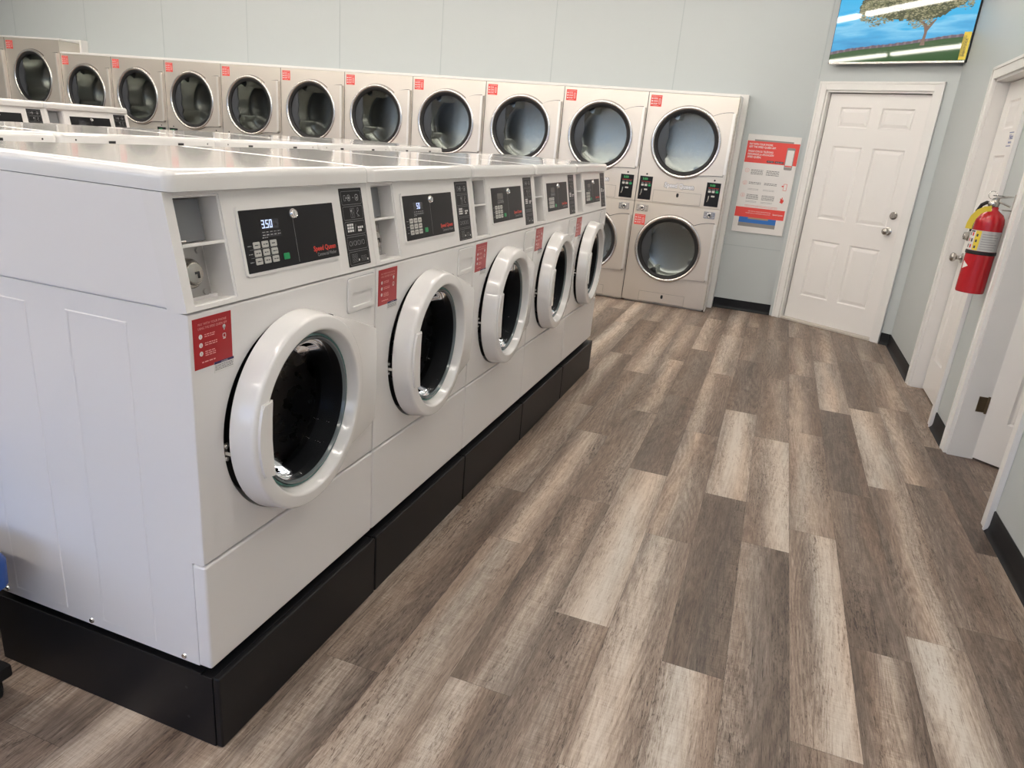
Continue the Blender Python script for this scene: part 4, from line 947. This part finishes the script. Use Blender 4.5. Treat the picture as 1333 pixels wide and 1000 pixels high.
bm = bmesh.new(); tube(bm, [(-.022 + .019 * math.cos(a) , -.010 + .006 * math.sin(a), .488 + .019 * math.sin(a)) for a in [2 * PI * i / 20 for i in range(21)]], .0015, 6, caps=False); build(bm, 'pull_ring', CHROME, t, True)
bm = bmesh.new(); tube(bm, [(-.010, .012, .448), (-.030, .030, .450), (-.046, .044, .436), (-.056, .052, .405), (-.058, .055, .36), (-.058, .056, .30)], .009, 10); build(bm, 'hose', RUBBER, t, 40)
bm = bmesh.new(); Pp = [(-.016, .424), (-.042, .420), (-.066, .404), (-.084, .376), (-.092, .345), (-.094, .318)]
V = []
for i in range(len(Pp)):
    a = Vector(Pp[max(i - 1, 0)]); b = Vector(Pp[min(i + 1, len(Pp) - 1)]); d = (b - a).normalized(); q = Vector((d.y, -d.x)) * .013; c_ = Vector(Pp[i])
    V.append([bm.verts.new((c_.x + q.x * s_ * 1.15, -.030 - .002 * i, c_.y + q.y * s_)) for s_ in (-1, 1)])
for i in range(len(Pp) - 1): bm.faces.new([V[i][0], V[i][1], V[i + 1][1], V[i + 1][0]])
r_ = bmesh.ops.extrude_face_region(bm, geom=bm.faces[:]); bmesh.ops.translate(bm, verts=[v for v in r_['geom'] if isinstance(v, bmesh.types.BMVert)], vec=(0, -.001, 0))
build(bm, 'yellow_tag', YELLOW, t, True)
t = empty('extinguisher_bracket', (XR, EY, EZ + .43)); tag(t, 'small metal wall hook holding the red fire extinguisher', 'bracket')
bm = bmesh.new(); box(bm, -.004, -.0005, -.016, .016, -.05, .07, .001); tube(bm, [(-.003, -.010, -.010), (-.046, -.010, -.010)], .0028, 6); tube(bm, [(-.003, .010, -.010), (-.046, .010, -.010)], .0028, 6); tube(bm, [(-.046, -.012, -.010), (-.046, .012, -.010)], .0028, 6)
build(bm, 'hook', NICKEL, t, 30)

# ------------------------------------------------------------------ blue laundry cart at the left edge
t = empty('laundry_cart', (-.765, -.345, 0)); tag(t, 'blue plastic laundry cart on black casters, mostly cut by the left edge', 'laundry cart')
def loft(bm, rings):
    V = [[bm.verts.new(p) for p in r] for r in rings]
    for A, B in zip(V[:-1], V[1:]):
        for i in range(len(A)): bm.faces.new([A[i], A[(i + 1) % len(A)], B[(i + 1) % len(B)], B[i]])
    return V
def rr3(hx_, hy_, z_, r=.05): return [(x, y, z_) for x, y in rrect(-hx_, hx_, -hy_, hy_, r, 4)]
bm = bmesh.new(); V = loft(bm, [rr3(.215, .20, .09), rr3(.225, .21, .28), rr3(.235, .215, .36), rr3(.20, .19, .36), rr3(.19, .18, .12)]); bm.faces.new(V[0]); bm.faces.new(V[-1]); build(bm, 'tub', NAVY, t, 40)
bm = bmesh.new(); V = loft(bm, [rr3(.23, .21, .285, .05), rr3(.275, .26, .335, .05), rr3(.293, .275, .350, .05), rr3(.295, .277, .405, .05), rr3(.285, .267, .428, .05), rr3(.25, .235, .432, .05), rr3(.235, .22, .42, .05), rr3(.215, .20, .285, .05)])
for i in range(len(V[0])): j = (i + 1) % len(V[0]); bm.faces.new([V[-1][i], V[-1][j], V[0][j], V[0][i]])
build(bm, 'bumper_rim', BLUEPL, t, 40)
for x in (-.175, .190):
    for y in (-.17, .235):
        c_ = empty('caster'); bpy.data.objects.remove(c_)
        bm = bmesh.new(); box(bm, x - .035, x + .035, y - .035, y + .035, .06, .095, .006)
        lathe(bm, [(0, -.012), (.024, -.012), (.028, -.008), (.028, .008), (.024, .012), (0, .012)], frame((1, 0, 0), (0, 0, 1), (0, 1, 0), (x, y, .028)), 24)
        box(bm, x - .012, x + .012, y - .020, y - .014, .02, .065); box(bm, x - .012, x + .012, y + .014, y + .020, .02, .065)
        build(bm, 'caster', RUBBER, t, 40)
